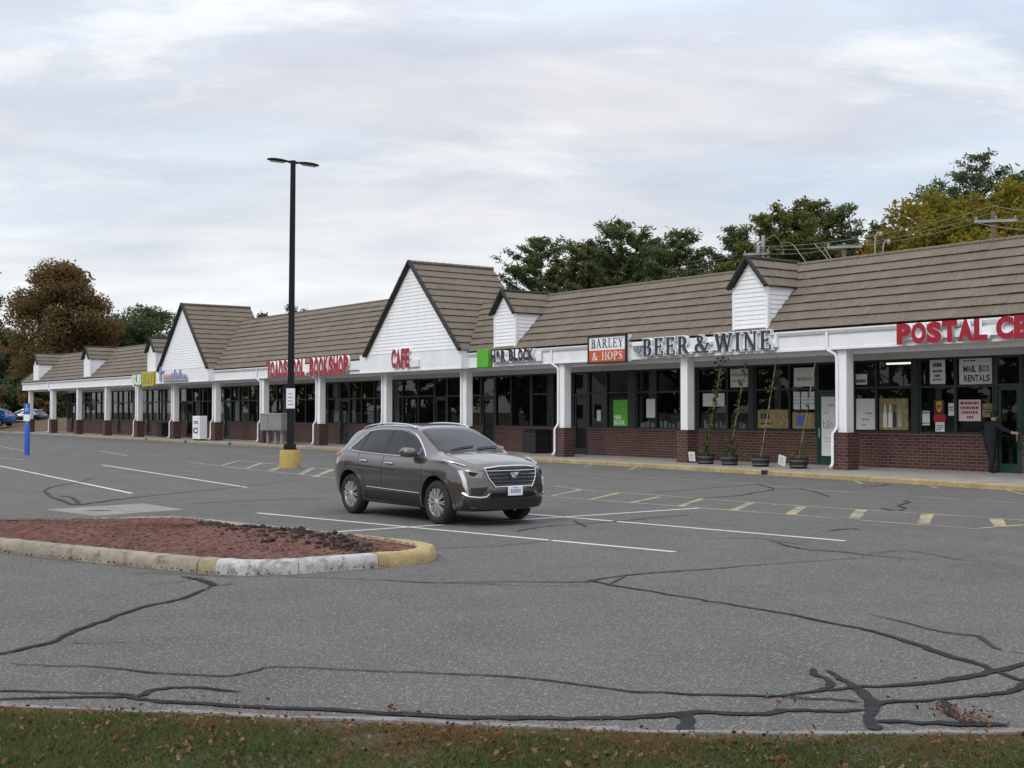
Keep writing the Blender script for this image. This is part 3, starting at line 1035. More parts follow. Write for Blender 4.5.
# downspouts beside the columns, each with an elbow under the soffit and a kicked foot
for j, right in [(-12, 0), (-9, 0), (-8, 0), (-7, 0), (-6, 0), (-5, 0), (-4, 0), (-3, 0), (-2, 0), (0, 0), (2, 0)]:
    cx = 6.88 * j
    m = MB()
    xx = cx - 0.29
    yy = -0.40
    m.tube([(cx - 0.42, FY - 0.06, FZ1 - 0.08), (cx - 0.42, FY - 0.06, FZ0 + 0.12), (cx - 0.40, FY - 0.05, FZ0 + 0.0), (cx - 0.20, -0.235, FZ0 - 0.14), (cx - 0.15, -0.225, FZ0 - 0.26), (cx - 0.15, -0.225, 1.34), (cx - 0.16, -0.25, 1.26), (cx - 0.23, -0.335, 1.10), (cx - 0.235, -0.335, 0.22), (cx - 0.235, -0.37, 0.13), (cx - 0.235, -0.46, 0.09)], 0.045, 8)
    m.build('downspout', white, plaza, smooth=True)

# roof shakes: thin overlapping courses, each lifted at its lower edge
def shakes(m, P0, A, S, N, a_of_s, n, expo):
    """P0 eave point, A along, S upslope, N outward; a_of_s(s) -> (a0, a1)"""
    P0, A, S, N = Vector(P0), Vector(A), Vector(S).normalized(), Vector(N).normalized()
    for k in range(n):
        s0 = k * expo - 0.03
        s1 = s0 + expo + 0.05
        a0, a1 = a_of_s(s0 + expo * 0.5)
        x = a0
        first = True
        while x < a1 - 1e-3:
            e = min(a1, x + random.uniform(0.24, 0.46))
            first = False
            if a1 - e < 0.1: e = a1
            d = random.gauss(0, 0.0045)
            lo, hi = (0.076 if k else 0.045) + d, 0.022
            q = lambda a, s_, h: P0 + A * a + S * s_ + N * h
            g = 0.0015
            m.hexa([q(x + g, s0, lo - 0.022), q(e - g, s0, lo - 0.022), q(e - g, s1, hi - 0.02), q(x + g, s1, hi - 0.02),
                    q(x + g, s0, lo), q(e - g, s0, lo), q(e - g, s1, hi), q(x + g, s1, hi)])
            x = e
S45 = (0, 1, 1)
def main_roof(x0, x1, ry, rz, hip_left=False):
    ez, ey = EAVE, FY - 0.06
    L = math.hypot(ry - ey, rz - ez)
    n = int(round(L / 0.43)); ex = L / n
    c45 = math.sqrt(0.5)
    m = MB()
    # structural deck, front slope, back slope, ends
    bz = 5.3
    byy = ry + (rz - bz)
    hl = (lambda z_: (z_ - ez)) if hip_left else (lambda z_: 0)
    d = 0.035
    m.face([(x0, ey, ez - d), (x1, ey, ez - d), (x1, ry, rz - d), (x0 + hl(rz), ry, rz - d)])
    m.face([(x0 + hl(rz), ry, rz - d), (x1, ry, rz - d), (x1, byy, bz), (x0 + hl(bz), byy, bz)])
    if hip_left:
        m.face([(x0, ey, ez - d), (x0 + hl(rz), ry, rz - d), (x0 + hl(bz), byy, bz), (x0, byy + 1, ez - d)])
    else:
        m.face([(x0, ey, ez), (x0, ry, rz), (x0, byy, bz), (x0, byy, ez)])
    m.face([(x1, ey, ez), (x1, ry, rz), (x1, byy, bz), (x1, byy, ez)])
    deck = m.build('roof', M['roof_deck'], plaza)
    m = MB()
    shakes(m, (0, ey, ez), (1, 0, 0), S45, (0, -1, 1), lambda s_: (x0 + (s_ * c45 if hip_left else 0), x1), n, ex)
    m.build('shake_courses', M['roof_shake'], deck)
    m = MB()
    xx = x0 + (hl(rz) if hip_left else 0)
    while xx < x1 - 0.1:
        e = min(xx + 0.4, x1)
        m.tube([(xx, ry, rz + 0.02), (e - 0.01, ry, rz + 0.035)], 0.075, 8)
        xx = e
    m.build('ridge_cap', M['roof_shake'], deck)
    if hip_left:
        m = MB()
        shakes(m, (x0, ey, ez), (0, 1, 0), (1, 0, 1), (-1, 0, 1), lambda s_: (s_ * c45, 4 + s_ * 0), n, ex)
        m.build('shake_courses', M['roof_shake'], deck)
        m = MB()
        for k in range(10):
            p = Vector((x0, ey, ez)).lerp(Vector((x0 + rz - ez, ry, rz)), k / 10)
            q = Vector((x0, ey, ez)).lerp(Vector((x0 + rz - ez, ry, rz)), (k + 1) / 10)
            m.tube([p + Vector((0, 0, .03)), q + Vector((0, 0, .05))], 0.075, 8)
        m.build('hip_cap', M['roof_shake'], deck)
main_roof(XL - 0.05, G1, RY1, RZ1, True)
main_roof(G1, G2, RY2, RZ2)
main_roof(G2, XR, RY1, RZ1)
m = MB()
m.face([(-90, 3.3, 5.3), (XR, 3.3, 5.3), (XR, 18, 5.25), (-90, 18, 5.25)])
m.box(-90, XR, 17.9, 18.1, 0, 5.5)
m.build('flat_roof', M['flat_roof'], plaza)

def lapped(m, xa, xb_fn, y, z0, z1, expo=0.15):
    """clapboards on a wall facing -y; xa/xb from xb_fn(z)"""
    n = int(round((z1 - z0) / expo)); ex = (z1 - z0) / n
    for k in range(n):
        a, b = z0 + k * ex, z0 + (k + 1) * ex
        l0, r0 = xb_fn(a); l1, r1 = xb_fn(b)
        if r0 - l0 < 0.02: break
        m.face([(l0, y - 0.022, a), (r0, y - 0.022, a), (r1, y, b), (l1, y, b)])
        m.face([(l0, y - 0.022, a), (r0, y - 0.022, a), (r0, y + 0.004, a), (l0, y + 0.004, a)])

def big_gable(cx):
    yF, zb, zt, hw, yB = -0.70, 4.54, 8.62, 4.08, 3.92
    g = MB()
    zf0 = 3.66
    g.box(cx - hw - 0.75, cx + hw + 0.05, yF, yF + 0.12, zf0, zb - 0.002)
    g.box(cx - hw - 0.75, cx - hw - 0.63, yF + 0.12, FY, zf0, zb - 0.002)
    g.box(cx + hw - 0.07, cx + hw + 0.05, yF + 0.12, FY - 0.002, zf0, zb - 0.002)
    g.box(cx - hw - 0.63, cx + hw - 0.07, yF + 0.12, FY + 0.10, zf0 + 0.06, zf0 + 0.10)
    g.box(cx - hw - 0.75, cx + hw + 0.05, yF - 0.022, yF, zf0, zf0 + 0.07)
    gb = g.build('gable', white, plaza)
    m = MB()
    lapped(m, None, lambda z_: (cx - max(0, (zt - z_) * (hw / (zt - zb))) + 0.02, cx + max(0, (zt - z_) * (hw / (zt - zb))) - 0.02), yF, zb, zt - 0.02, 0.16)
    m.build('gable_siding', sid, gb, fix=False)
    # gable roof, two slopes running back
    yo = yF - 0.16
    m = MB()
    d = 0.05
    m.face([(cx - hw - .06, yo, zb - .06 - d), (cx, yo, zt + .02 - d), (cx, yB, zt + .02 - d), (cx - hw - .06, yB, zb - .06 - d)])
    m.face([(cx + hw + .06, yo, zb - .06 - d), (cx, yo, zt + .02 - d), (cx, yB, zt + .02 - d), (cx + hw + .06, yB, zb - .06 - d)])
    m.face([(cx - hw, yB, zb), (cx + hw, yB, zb), (cx, yB, zt)])
    rf = m.build('roof', M['roof_deck'], gb)
    L = math.hypot(hw + 0.06, zt - zb + .08); n = int(round(L / 0.45)); ex = L / n
    m = MB()
    for sg in (-1, 1):
        shakes(m, (cx + sg * (hw + .06), yo, zb - .06), (0, 1, 0), (-sg * hw, 0, zt - zb), (sg * (zt - zb), 0, hw), lambda s_: (0, yB - yo), n, ex)
    m.build('shake_courses', M['roof_shake'], rf)
    m = MB()
    for sg in (-1, 1):
        k = 12
        for i in range(k):
            a = Vector((cx + sg * (hw + 0.10), yo + 0.02, zb - 0.06)).lerp(Vector((cx, yo + 0.02, zt + 0.09)), i / k)
            b = Vector((cx + sg * (hw + 0.10), yo + 0.02, zb - 0.06)).lerp(Vector((cx, yo + 0.02, zt + 0.09)), (i + 1) / k)
            m.tube([a, b + Vector((0, 0, 0.02))], 0.095, 8)
    m.build('rake_trim', M['dark_trim'], rf)
    m = MB()
    y = yo
    while y < yB:
        m.tube([(cx, y, zt + 0.07), (cx, min(y + 0.4, yB), zt + 0.085)], 0.085, 8)
        y += 0.4
    m.build('ridge_cap', M['roof_shake'], rf)
big_gable(G1); big_gable(G2)

def dormer(cx):
    hw, zb, zs, zp, yF, yB = 0.73, 4.38, 5.92, 6.76, -0.29, 2.1
    m = MB()
    # core walls
    m.box(cx - hw + 0.03, cx + hw - 0.03, yF + 0.03, 1.25, zb, zs)
    dm = m.build('dormer', sid, plaza)
    m = MB()
    def edges(z_):
        if z_ <= zs: return (cx - hw, cx + hw)
        k = (zp - z_) / (zp - zs) * hw
        return (cx - k, cx + k)
    lapped(m, None, edges, yF, zb, zp - 0.03, 0.15)
    # side boards (right and left) run back to the roof
    n = 10
    for sg in (-1, 1):
        for k in range(n):
            a, b = zb + (zs - zb) * k / n, zb + (zs - zb) * (k + 1) / n
            ya, yb = (a - EAVE) + FY + 0.1, (b - EAVE) + FY + 0.1
            ya, yb = max(ya, yF + .01), max(yb, yF + .01)
            xo = cx + sg * hw
            m.face([(xo + sg * 0.022, yF, a), (xo + sg * 0.022, ya, a), (xo, yb, b), (xo, yF, b)])
            m.face([(xo + sg * 0.022, yF, a), (xo + sg * 0.022, ya, a), (xo - sg * 0.004, ya, a), (xo - sg * 0.004, yF, a)])
    m.build('dormer_siding', sid, dm, fix=False)
    m = MB()
    for sg in (-1, 1):
        m.box(cx + sg * hw - 0.05, cx + sg * hw + 0.05, yF - 0.035, yF + 0.06, zb, zs)
    m.build('corner_board', sid, dm)
    yo = yF - 0.22
    ov = 0.07
    sl = (zp - zs) / hw
    ze = zs - ov * sl + 0.06
    m = MB()
    for sg in (-1, 1):
        m.face([(cx + sg * (hw + ov), yo, ze), (cx, yo, zp + 0.06), (cx, yB, zp + 0.06), (cx + sg * (hw + ov), yB, ze)])
        m.face([(cx + sg * (hw + ov), yo, ze - 0.02), (cx, yo, zp + 0.02), (cx, yB, zp + 0.02), (cx + sg * (hw + ov), yB, ze - 0.02)])
    rf = m.build('roof', M['roof_deck'], dm)
    m = MB()
    L = math.hypot(hw + ov, zp + 0.06 - ze)
    for sg in (-1, 1):
        shakes(m, (cx + sg * (hw + ov), yo, ze), (0, 1, 0), (-sg * (hw + ov), 0, zp + .06 - ze), (sg * (zp + .06 - ze), 0, hw + ov), lambda s_: (0, yB - yo), 3, L / 3)
    m.build('shake_courses', M['roof_shake'], rf)
    m = MB()
    for sg in (-1, 1):
        A = [(cx + sg * (hw + ov + .05), yo + .03, ze - 0.03), (cx, yo + .03, zp + 0.12)]
        m.tube(A, 0.075, 8)
        m.tube([(cx + sg * (hw + ov + .02), yo, ze - 0.01), (cx + sg * (hw + ov + .02), 1.4, ze - 0.01)], 0.03, 6)
    m.build('rake_trim', M['dark_trim'], rf)
    m = MB()
    y = yo
    while y < yB:
        m.tube([(cx, y, zp + 0.09), (cx, min(y + 0.4, yB), zp + 0.105)], 0.07, 8); y += 0.4
    m.build('ridge_cap', M['dark_trim'], rf)
for cx in (-86.75, -72.75, -58.72, -17.4, -3.63, 10.25):
    dormer(cx)

# ---- shop fronts: brick below, dark framed glass above, doors between
GL, FR = M['shop_glass'], M['frame_green']
def brick_run(x0, x1):
    m = MB()
    m.box(x0, x1, WY - 0.02, WY + 0.22, 0.0, 1.02)
    b = m.build('brick_wall', M['brick'], plaza)
    m = MB(); m.box(x0, x1, WY - 0.055, WY + 0.22, 1.02, 1.10); m.build('brick_sill', M['brick'], b)
def window(x0, x1, mull, transom=2.55, z0=1.10, z1=3.44):
    m = MB()
    y0, y1 = WY - 0.02, WY + 0.10
    m.box(x0, x1, y0, y1, z0, z0 + 0.07)
    m.box(x0, x1, y0, y1, z1 - 0.07, z1)
    posts = [(x0, 0.09)] + list(mull) + [(x1, 0.09)]
    spans = []
    last = None
    for i, (px, wd) in enumerate(posts):
        a = px if i == 0 else (px - wd if i == len(posts) - 1 else px - wd / 2)
        b = a + wd
        m.box(a, b, y0 - 0.004, y1, z0 + 0.07, z1 - 0.07)
        if last is not None: spans.append((last, a))
        last = b
    if transom:
        for a, b in spans:
            m.box(a, b, y0 + 0.01, y1 - 0.01, transom - 0.035, transom + 0.035)
    wdo = m.build('window', FR, plaza)
    m = MB()
    for a, b in spans:
        for c_, d in ([(z0 + 0.07, transom - 0.035), (transom + 0.035, z1 - 0.07)] if transom else [(z0 + 0.07, z1 - 0.07)]):
            tl = random.gauss(0, 0.004)
            m.face([(a, WY + 0.045 + tl, c_), (b, WY + 0.045 - tl, c_), (b, WY + 0.045 - tl, d), (a, WY + 0.045 + tl, d)])
    m.build('pane', GL, wdo, fix=False)
    return wdo
def door(x0, x1, mat=None, ztop=2.45, handle='l'):
    mat = mat or FR
    m = MB()
    y0, y1 = WY + 0.02, WY + 0.10
    z1 = 3.44
    m.box(x0, x0 + 0.07, y0 - .03, y1 + .02, 0, z1); m.box(x1 - 0.07, x1, y0 - .03, y1 + .02, 0, z1)
    m.box(x0 + 0.07, x1 - 0.07, y0 - .03, y1, ztop, ztop + 0.08); m.box(x0 + 0.07, x1 - 0.07, y0 - .03, y1, z1 - 0.07, z1)
    a, b = x0 + 0.08, x1 - 0.08
    m.box(a, a + 0.09, y0, y1 - .02, 0.012, ztop - 0.01); m.box(b - 0.09, b, y0, y1 - .02, 0.012, ztop - 0.01)
    m.box(a + 0.09, b - 0.09, y0, y1 - .02, 0.012, 0.26); m.box(a + 0.09, b - 0.09, y0, y1 - .02, ztop - 0.11, ztop - 0.01)
    d = m.build('door', mat, plaza)
    m = MB()
    m.face([(a + .09, WY + .05, .26), (b - .09, WY + .05, .26), (b - .09, WY + .05, ztop - .11), (a + .09, WY + .05, ztop - .11)])
    m.face([(x0 + .07, WY + .05, ztop + .08), (x1 - .07, WY + .05, ztop + .08), (x1 - .07, WY + .05, z1 - .07), (x0 + .07, WY + .05, z1 - .07)])
    m.build('pane', GL, d, fix=False)
    hx = (a + 0.045) if handle == 'l' else (b - 0.045)
    m = MB()
    m.tube([(hx, y0 + .0, 0.9), (hx, y0 - .07, 0.92), (hx, y0 - .07, 1.22), (hx, y0, 1.24)], 0.016, 8)
    m.build('handle', M['chrome'], d, smooth=True)
    return d
DG = M['door_green']
# right-hand shops, spaced as photographed
door(-2.95, -2.0, DG, 2.42)
brick_run(-2.0, 3.68)
window(-2.0, 0.88, [(-1.4, .07), (-0.53, .08)])
m = MB(); m.box(0.88, 1.06, WY - .05, WY + .1, 1.10, 3.44); m.build('window_post', FR, plaza)
window(1.06, 3.68, [(2.36, .09)])
door(3.68, 4.52, DG, 2.52, 'r')
brick_run(4.52, 13.4); window(4.52, 13.4, [(6.1, .08), (7.5, .2), (8.9, .08), (10.3, .08), (11.8, .08)])
door(13.4, 14.5, DG); brick_run(14.5, 24); window(14.5, 24, [(16, .08), (17.5, .08), (19, .2), (20.6, .08), (22.3, .08)])
brick_run(-14.95, -2.95)
window(-8.6, -5.95, [(-7.08, .08)])
m = MB(); m.box(-5.95, -5.75, WY - .05, WY + .1, 1.10, 3.44); m.build('window_post', FR, plaza)
window(-5.75, -2.95, [(-4.14, .08)])
m = MB(); m.box(-9.45, -8.6, WY - .05, WY + .1, 1.10, 3.44); m.build('window_post', FR, plaza)
window(-14.95, -12.4, [(-13.78, .08)])
m = MB(); m.box(-12.4, -12.0, WY - .05, WY + .1, 1.10, 3.44); m.build('window_post', FR, plaza)
window(-12.0, -9.45, [(-10.85, .07)])
door(-15.95, -14.95, FR, 2.45)
brick_run(-21.6, -15.95)
window(-21.6, -18.85, [(-20.36, .08)], None)
window(-18.85, -15.95, [(-17.3, .08)])
door(-22.7, -21.6, FR, 2.45)
brick_run(-25.6, -22.7); window(-25.6, -22.7, [(-24.1, .08)])
door(-26.7, -25.6, FR, 2.45)
brick_run(-31.2, -26.7); window(-31.2, -26.7, [(-29.7, .08), (-28.2, .08)])
# the far shops
x = -31.2
plan = [('w', 3, 1.38), ('d', 1, 1.05), ('w', 4, 1.38), ('d', 1, 1.05), ('w', 4, 1.36), ('w', 2, 1.36), ('d', 1, 1.05), ('w', 4, 1.36), ('d', 1, 1.05), ('w', 5, 1.36), ('d', 1, 1.05), ('w', 4, 1.36),
        ('d', 1, 1.05), ('w', 4, 1.36), ('w', 4, 1.36), ('d', 1, 1.05), ('w', 9, 0)]
for kind, n, wd in plan:
    if kind == 'd':
        door(x - wd, x, FR, 2.45); x -= wd
    else:
        if wd == 0: wd = (x + 86.0) / 3; n = 3
        x0 = x - n * wd
        brick_run(x0, x)
        window(x0, x, [(x0 + wd * k, 0.09) for k in range(1, n)], 2.5)
        x = x0
m = MB()
m.box(-86.2, -86.0, WY - 0.02, 17.9, 0, 5.3)
m.build('end_wall', M['brick'], plaza)
# interiors: one deep dark room with a ceiling and partitions
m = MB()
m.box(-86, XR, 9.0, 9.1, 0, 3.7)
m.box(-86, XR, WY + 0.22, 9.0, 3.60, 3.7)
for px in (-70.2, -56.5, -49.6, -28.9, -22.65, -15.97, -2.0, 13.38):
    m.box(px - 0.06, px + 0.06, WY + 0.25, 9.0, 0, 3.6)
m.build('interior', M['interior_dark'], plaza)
m = MB()
rs = random.Random(4)
x = -84.0
while x < XR - 2:
    if rs.random() < 0.75:
        L = rs.uniform(0.8, 2.6); h = rs.uniform(0.9, 2.1); y = rs.uniform(3.2, 7.5)
        m.box(x, x + L, y, y + 0.45, 0, h)
        for k in range(int(L * 3)):
            s_ = rs.uniform(0.1, 0.28)
            xx = x + rs.uniform(0, L - s_)
            m.box(xx, xx + s_, y - 0.02 - rs.uniform(0, .2), y - 0.012, h * rs.uniform(.3, .7), h * rs.uniform(.72, .98))
    x += rs.uniform(0.9, 2.2)
m.build('shop_shelving', M['interior_goods'], plaza)
# lit ceiling tubes seen in the right-hand shop
for a, b, y in [(-1.5, -0.2, 4.0), (4.0, 5.6, 4.2), (6.8, 8.2, 5.0)]:
    m = MB(); m.box(a, b, y, y + 0.12, 3.36, 3.42); m.build('ceiling_light', M['lamp_tube'], plaza)
# pale blinds and posters behind the far windows
for x0, x1, z0, z1 in [(-82.3, -81.4, 1.2, 2.45), (-80.0, -79.2, 1.2, 2.5), (-76.8, -75.9, 1.2, 2.45), (-75.5, -74.7, 1.2, 3.3), (-70.2, -69.5, 1.2, 2.45), (-66.3, -65.3, 1.2, 2.45), (-65.0, -64.1, 1.2, 2.45), (-63.7, -63.0, 1.2, 3.3), (-62.7, -61.9, 1.2, 2.4), (-60.2, -59.5, 1.2, 3.3),
                       (-53.3, -52.6, 1.2, 3.3), (-50.9, -50.2, 1.2, 2.4), (-47.5, -46.2, 1.25, 1.65), (-37.4, -36.1, 1.2, 1.75), (-33.6, -32.5, 1.2, 1.8), (-35.5, -34.9, 1.2, 2.9)]:
    m = MB()
    y = WY + 0.17
    k = max(2, int((x1 - x0) / 0.12))
    for i in range(k):
        a = x0 + (x1 - x0) * i / k
        m.box(a, a + (x1 - x0) / k - 0.012, y + 0.01 * (i % 2), y + 0.02 + 0.01 * (i % 2), z0, z1)
    m.build('window_blind', M['blind_white'], plaza)
# ------------------------------------------------------------------ lettering
def at_building(name, x, y, z, **kw):
    return empty(name, L2W(x, y, z), BANG, **kw)

def font_letter(ch, w, h, depth, bold=0.0):
    """one letter of the built-in font as an upright mesh, fitted to w x h, front at y=0, back at +depth"""
    cu = bpy.data.curves.new('letter', 'FONT')
    cu.body = ch
    cu.size = 1.0
    cu.extrude = 0.5
    cu.offset = bold
    cu.resolution_u = 4
    ob = bpy.data.objects.new('letter_tmp', cu)
    COL.objects.link(ob)
    dg = bpy.context.evaluated_depsgraph_get()
    me = bpy.data.meshes.new_from_object(ob.evaluated_get(dg))
    bpy.data.objects.remove(ob)
    bpy.data.curves.remove(cu)
    co = np.empty(len(me.vertices) * 3, np.float32)
    me.vertices.foreach_get('co', co)
    co = co.reshape(-1, 3)
    mn, mx = co.min(0), co.max(0)
    sx = w / max(1e-6, mx[0] - mn[0]); sy = h / max(1e-6, mx[1] - mn[1])
    out = np.empty_like(co)
    out[:, 0] = (co[:, 0] - mn[0]) * sx
    out[:, 2] = (co[:, 1] - mn[1]) * sy
    out[:, 1] = np.where(co[:, 2] > 0, 0.0, depth)
    me.vertices.foreach_set('co', out.ravel())
    me.update()
    return me
NARROW = {'I': 0.42, 'L': 0.85, 'E': 0.88, 'F': 0.85, 'W': 1.35, 'M': 1.3, '&': 1.1, ' ': 0.55, 'i': .4, 'l': .4, 't': .6, '.': .3, '-': .55, "'": .3}
def font_row(root, text, x0, x1, z0, h, depth, front, side, y=0.0, bold=0.0, gap=0.12, name='letter', join=False):
    ws = [NARROW.get(c, 1.0) for c in text]
    tot = sum(ws) + gap * (len(text) - 1)
    u = (x1 - x0) / tot
    x = x0
    for c, wd in zip(text, ws):
        if c != ' ':
            me = font_letter(c, wd * u, h, depth, bold)
            me.materials.append(front); me.materials.append(side)
            me.calc_loop_triangles()
            for p in me.polygons:
                p.material_index = 0 if p.normal.y < -0.7 else 1
            o = bpy.data.objects.new(name, me)
            COL.objects.link(o)
            o.parent = root
            o.location = (x, y, z0)
        x += (wd + gap) * u

# a hand-drawn roman face: every glyph a list of polygons in a unit-high box
def _line(x0, y0, x1, y1, wd):
    return [(x0 - wd / 2, y0), (x0 + wd / 2, y0), (x1 + wd / 2, y1), (x1 - wd / 2, y1)]
def _rect(a, b, c, d): return [(a, b), (c, b), (c, d), (a, d)]
def _stem(x, wd=0.125): return [_rect(x - wd / 2, 0.03, x + wd / 2, 0.97), _rect(x - .15, 0, x + .15, .045), _rect(x - .15, .955, x + .15, 1)]
def _path(pts, ws):
    P = [Vector((a, b, 0)) for a, b in pts]
    n = len(P); out = []
    for i in range(n):
        t_ = (P[min(i + 1, n - 1)] - P[max(i - 1, 0)]).normalized()
        nn = Vector((-t_.y, t_.x, 0))
        wd = ws[i] if isinstance(ws, list) else ws
        out.append((P[i] + nn * wd / 2, P[i] - nn * wd / 2))
    return [[(out[i][0].x, out[i][0].y), (out[i][1].x, out[i][1].y), (out[i + 1][1].x, out[i + 1][1].y), (out[i + 1][0].x, out[i + 1][0].y)] for i in range(n - 1)]
def _arc(cx, cy, rx, ry, a0, a1, thin=.045, thick=.135, n=14):
    pts, ws = [], []
    for i in range(n + 1):
        a = R(a0 + (a1 - a0) * i / n)
        pts.append((cx + rx * math.cos(a), cy + ry * math.sin(a)))
        ws.append(thin + (thick - thin) * abs(math.cos(a)) ** 1.3)
    return _path(pts, ws)
def glyph(c):
    if c == 'I': return _stem(.17), .34
    if c == 'E': return _stem(.17) + [_rect(.24, .955, .60, 1), _rect(.24, .49, .50, .535), _rect(.24, 0, .64, .045), _rect(.555, .80, .60, .955), _rect(.595, .045, .64, .24), _rect(.47, .41, .505, .62)], .68
    if c == 'L': return _stem(.17) + [_rect(.24, 0, .60, .045), _rect(.555, .045, .60, .26)], .62
    if c == 'B': return _stem(.17) + [_rect(.24, .955, .36, 1), _rect(.24, .50, .36, .545), _rect(.24, 0, .38, .045)] + _arc(.34, .75, .19, .225, -90, 90) + _arc(.36, .27, .24, .25, -90, 90), .68
    if c == 'R': return _stem(.17) + [_rect(.24, .955, .36, 1), _rect(.24, .46, .36, .505)] + _arc(.34, .73, .21, .245, -90, 90) + [_line(.70, .03, .40, .47, .15), _rect(.58, 0, .84, .045)], .82
    if c == 'P': return _stem(.17) + [_rect(.24, .955, .36, 1), _rect(.24, .44, .36, .485)] + _arc(.34, .72, .23, .258, -90, 90), .66
    if c == 'W': return [_line(.36, 0, .12, .97, .13), _line(.36, 0, .56, .97, .05), _line(.82, 0, .58, .97, .13), _line(.82, 0, 1.04, .97, .05), _rect(0, .955, .26, 1), _rect(.46, .955, .72, 1), _rect(.93, .955, 1.14, 1)], 1.14
    if c == 'N': return [_line(.17, .03, .17, .97, .05), _line(.68, 0, .15, 1, .15), _line(.70, .03, .70, .97, .05), _rect(.05, 0, .29, .045), _rect(.03, .955, .14, 1), _rect(.59, .955, .82, 1)], .84
    if c == 'A': return [_line(.12, .03, .40, 1, .05), _line(.70, .03, .40, 1, .15), _rect(.22, .31, .58, .355), _rect(.02, 0, .24, .045), _rect(.56, 0, .84, .045)], .84
    if c == 'Y': return [_line(.40, .45, .13, .97, .14), _line(.40, .45, .66, .97, .05), _rect(.33, .03, .47, .47), _rect(0, .955, .27, 1), _rect(.54, .955, .78, 1), _rect(.26, 0, .54, .045)], .78
    if c == 'H': return _stem(.17) + _stem(.68) + [_rect(.24, .48, .61, .525)], .86
    if c == 'O': return _arc(.42, .5, .34, .475, 0, 360, .05, .15, 26), .84
    if c == 'S':
        p = [(.56, .80), (.50, .93), (.34, .97), (.16, .90), (.13, .74), (.24, .60), (.42, .48), (.53, .34), (.52, .15), (.36, .03), (.17, .06), (.08, .24)]
        return _path(p, [.05, .05, .05, .08, .13, .16, .17, .15, .10, .05, .05, .05]), .66
    if c == '&':
        p = [(.84, .50), (.76, .30), (.60, .12), (.40, .03), (.20, .06), (.09, .20), (.12, .38), (.28, .53), (.46, .68), (.50, .84), (.42, .95), (.30, .95), (.23, .83), (.27, .68), (.42, .45), (.62, .18), (.80, .03), (.92, .04)]
        return _path(p, [.05, .05, .05, .08, .12, .14, .12, .07, .06, .10, .06, .05, .10, .13, .14, .14, .10, .05]) + [_rect(.74, .50, .96, .54)], .96
    return [], .40
def roman_row(root, text, x0, x1, z0, h, depth, mat, y=0.0, grow=0.0, back=None, gap=.10, name='letter'):
    g = [glyph(c) for c in text]
    tot = sum(q[1] for q in g) + gap * (len(text) - 1)
    u = (x1 - x0) / tot
    x = x0
    for (polys, adv) in g:
        if polys:
            m = MB()
            for k, p in enumerate(polys):
                m.prism([(a * u, b * h) for a, b in p], -0.0007 * k, depth, 'y')
            o = m.build(name, mat, root, fix=False)
            o.location = (x, y, z0)
            if back:
                m = MB()
                cxp = adv / 2
                for k, p in enumerate(polys):
                    mx_ = sum(a for a, b in p) / len(p); my_ = sum(b for a, b in p) / len(p)
                    q = []
                    for a, b in p:
                        q.append(((a + (grow if a > mx_ else -grow)) * u, (b + (grow * .8 if b > my_ else -grow * .8)) * h))
                    m.prism(q, depth + 0.004 - 0.0007 * k, depth + back[0], 'y')
                m.build('letter_case', back[1], o, fix=False)
        x += (adv + gap) * u

SY = FY - 0.14          # face plane of the signs, just proud of the gutter
# POSTAL CENTER
s = at_building('shop_sign', 2.18, SY - 0.12, 3.70, label='red block letters reading POSTAL on the white fascia at the right edge', cat='sign')
font_row(s, 'POSTAL', 0.11, 3.04, 0.02, 0.60, 0.12, M['red_plastic'], M['sign_white'], bold=0.062, gap=0.02)
font_row(s, 'CENTER', 3.29, 6.30, 0.02, 0.62, 0.12, M['red_plastic'], M['sign_white'], bold=0.062, gap=0.02)
m = MB(); m.box(0.1, 6.2, 0.125, 0.24, 0.16, 0.40); m.build('raceway', M['sign_white'], s)
# BEER & WINE
s = at_building('shop_sign', -8.15, SY - 0.15, 3.76, label='dark roman letters reading BEER & WINE on white backings over the liquor shop', cat='sign')
for wd_, xa, xb in (('BEER', -0.44, 1.93), ('&', 2.20, 2.90), ('WINE', 3.13, 5.66)):
    roman_row(s, wd_, xa, xb, 0.04, 0.60, 0.05, M['sign_slate'], grow=0.075, back=(0.12, M['sign_white']), gap=.17)
m = MB()
m.box(-0.55, 5.75, 0.175, 0.27, 0.10, 0.52)
m.box(-1.15, -0.5, 0.15, 0.26, 0.42, 0.52)
m.build('raceway', M['sign_white'], s)
m = MB()
sw = [(a - .42, b) for a, b in [(-0.62, 0.34), (-0.52, 0.20), (-0.36, 0.16), (-0.24, 0.26), (-0.30, 0.38), (-0.42, 0.34), (-0.44, 0.24), (-0.30, 0.10), (-0.10, 0.08)]]
for k, p in enumerate(_path(sw, .05)): m.prism(p, 0.10 - 0.0008 * k, 0.17, 'y')
m.build('flourish', M['grey_metal'], s, fix=False)
# BARLEY & HOPS box sign
s = at_building('shop_sign', -11.65, SY - 0.10, 3.62, label='square white and orange box sign reading BARLEY & HOPS', cat='sign')
m = MB(); m.box(0, 2.14, 0.0, 0.30, 0, 1.0); m.build('sign_box', M['sign_white'], s, bevel=0.01)
m = MB()
for a in [(-0.03, 2.17, -.03, .035), (-.03, 2.17, .965, 1.03)]: m.box(a[0], a[1], -0.03, 0.06, a[2], a[3])
m.box(-0.03, 0.035, -0.03, 0.06, 0.035, 0.965); m.box(2.105, 2.17, -0.03, 0.06, 0.035, 0.965)
m.build('sign_frame', M['sign_black'], s)
m = MB(); m.box(0.035, 2.105, -0.008, -0.002, 0.035, 0.47); m.build('lower_panel', M['sign_orange'], s)
roman_row(s, 'BARLEY', 0.16, 1.98, 0.56, 0.34, 0.006, M['sign_slate'], y=-0.011, gap=.12)
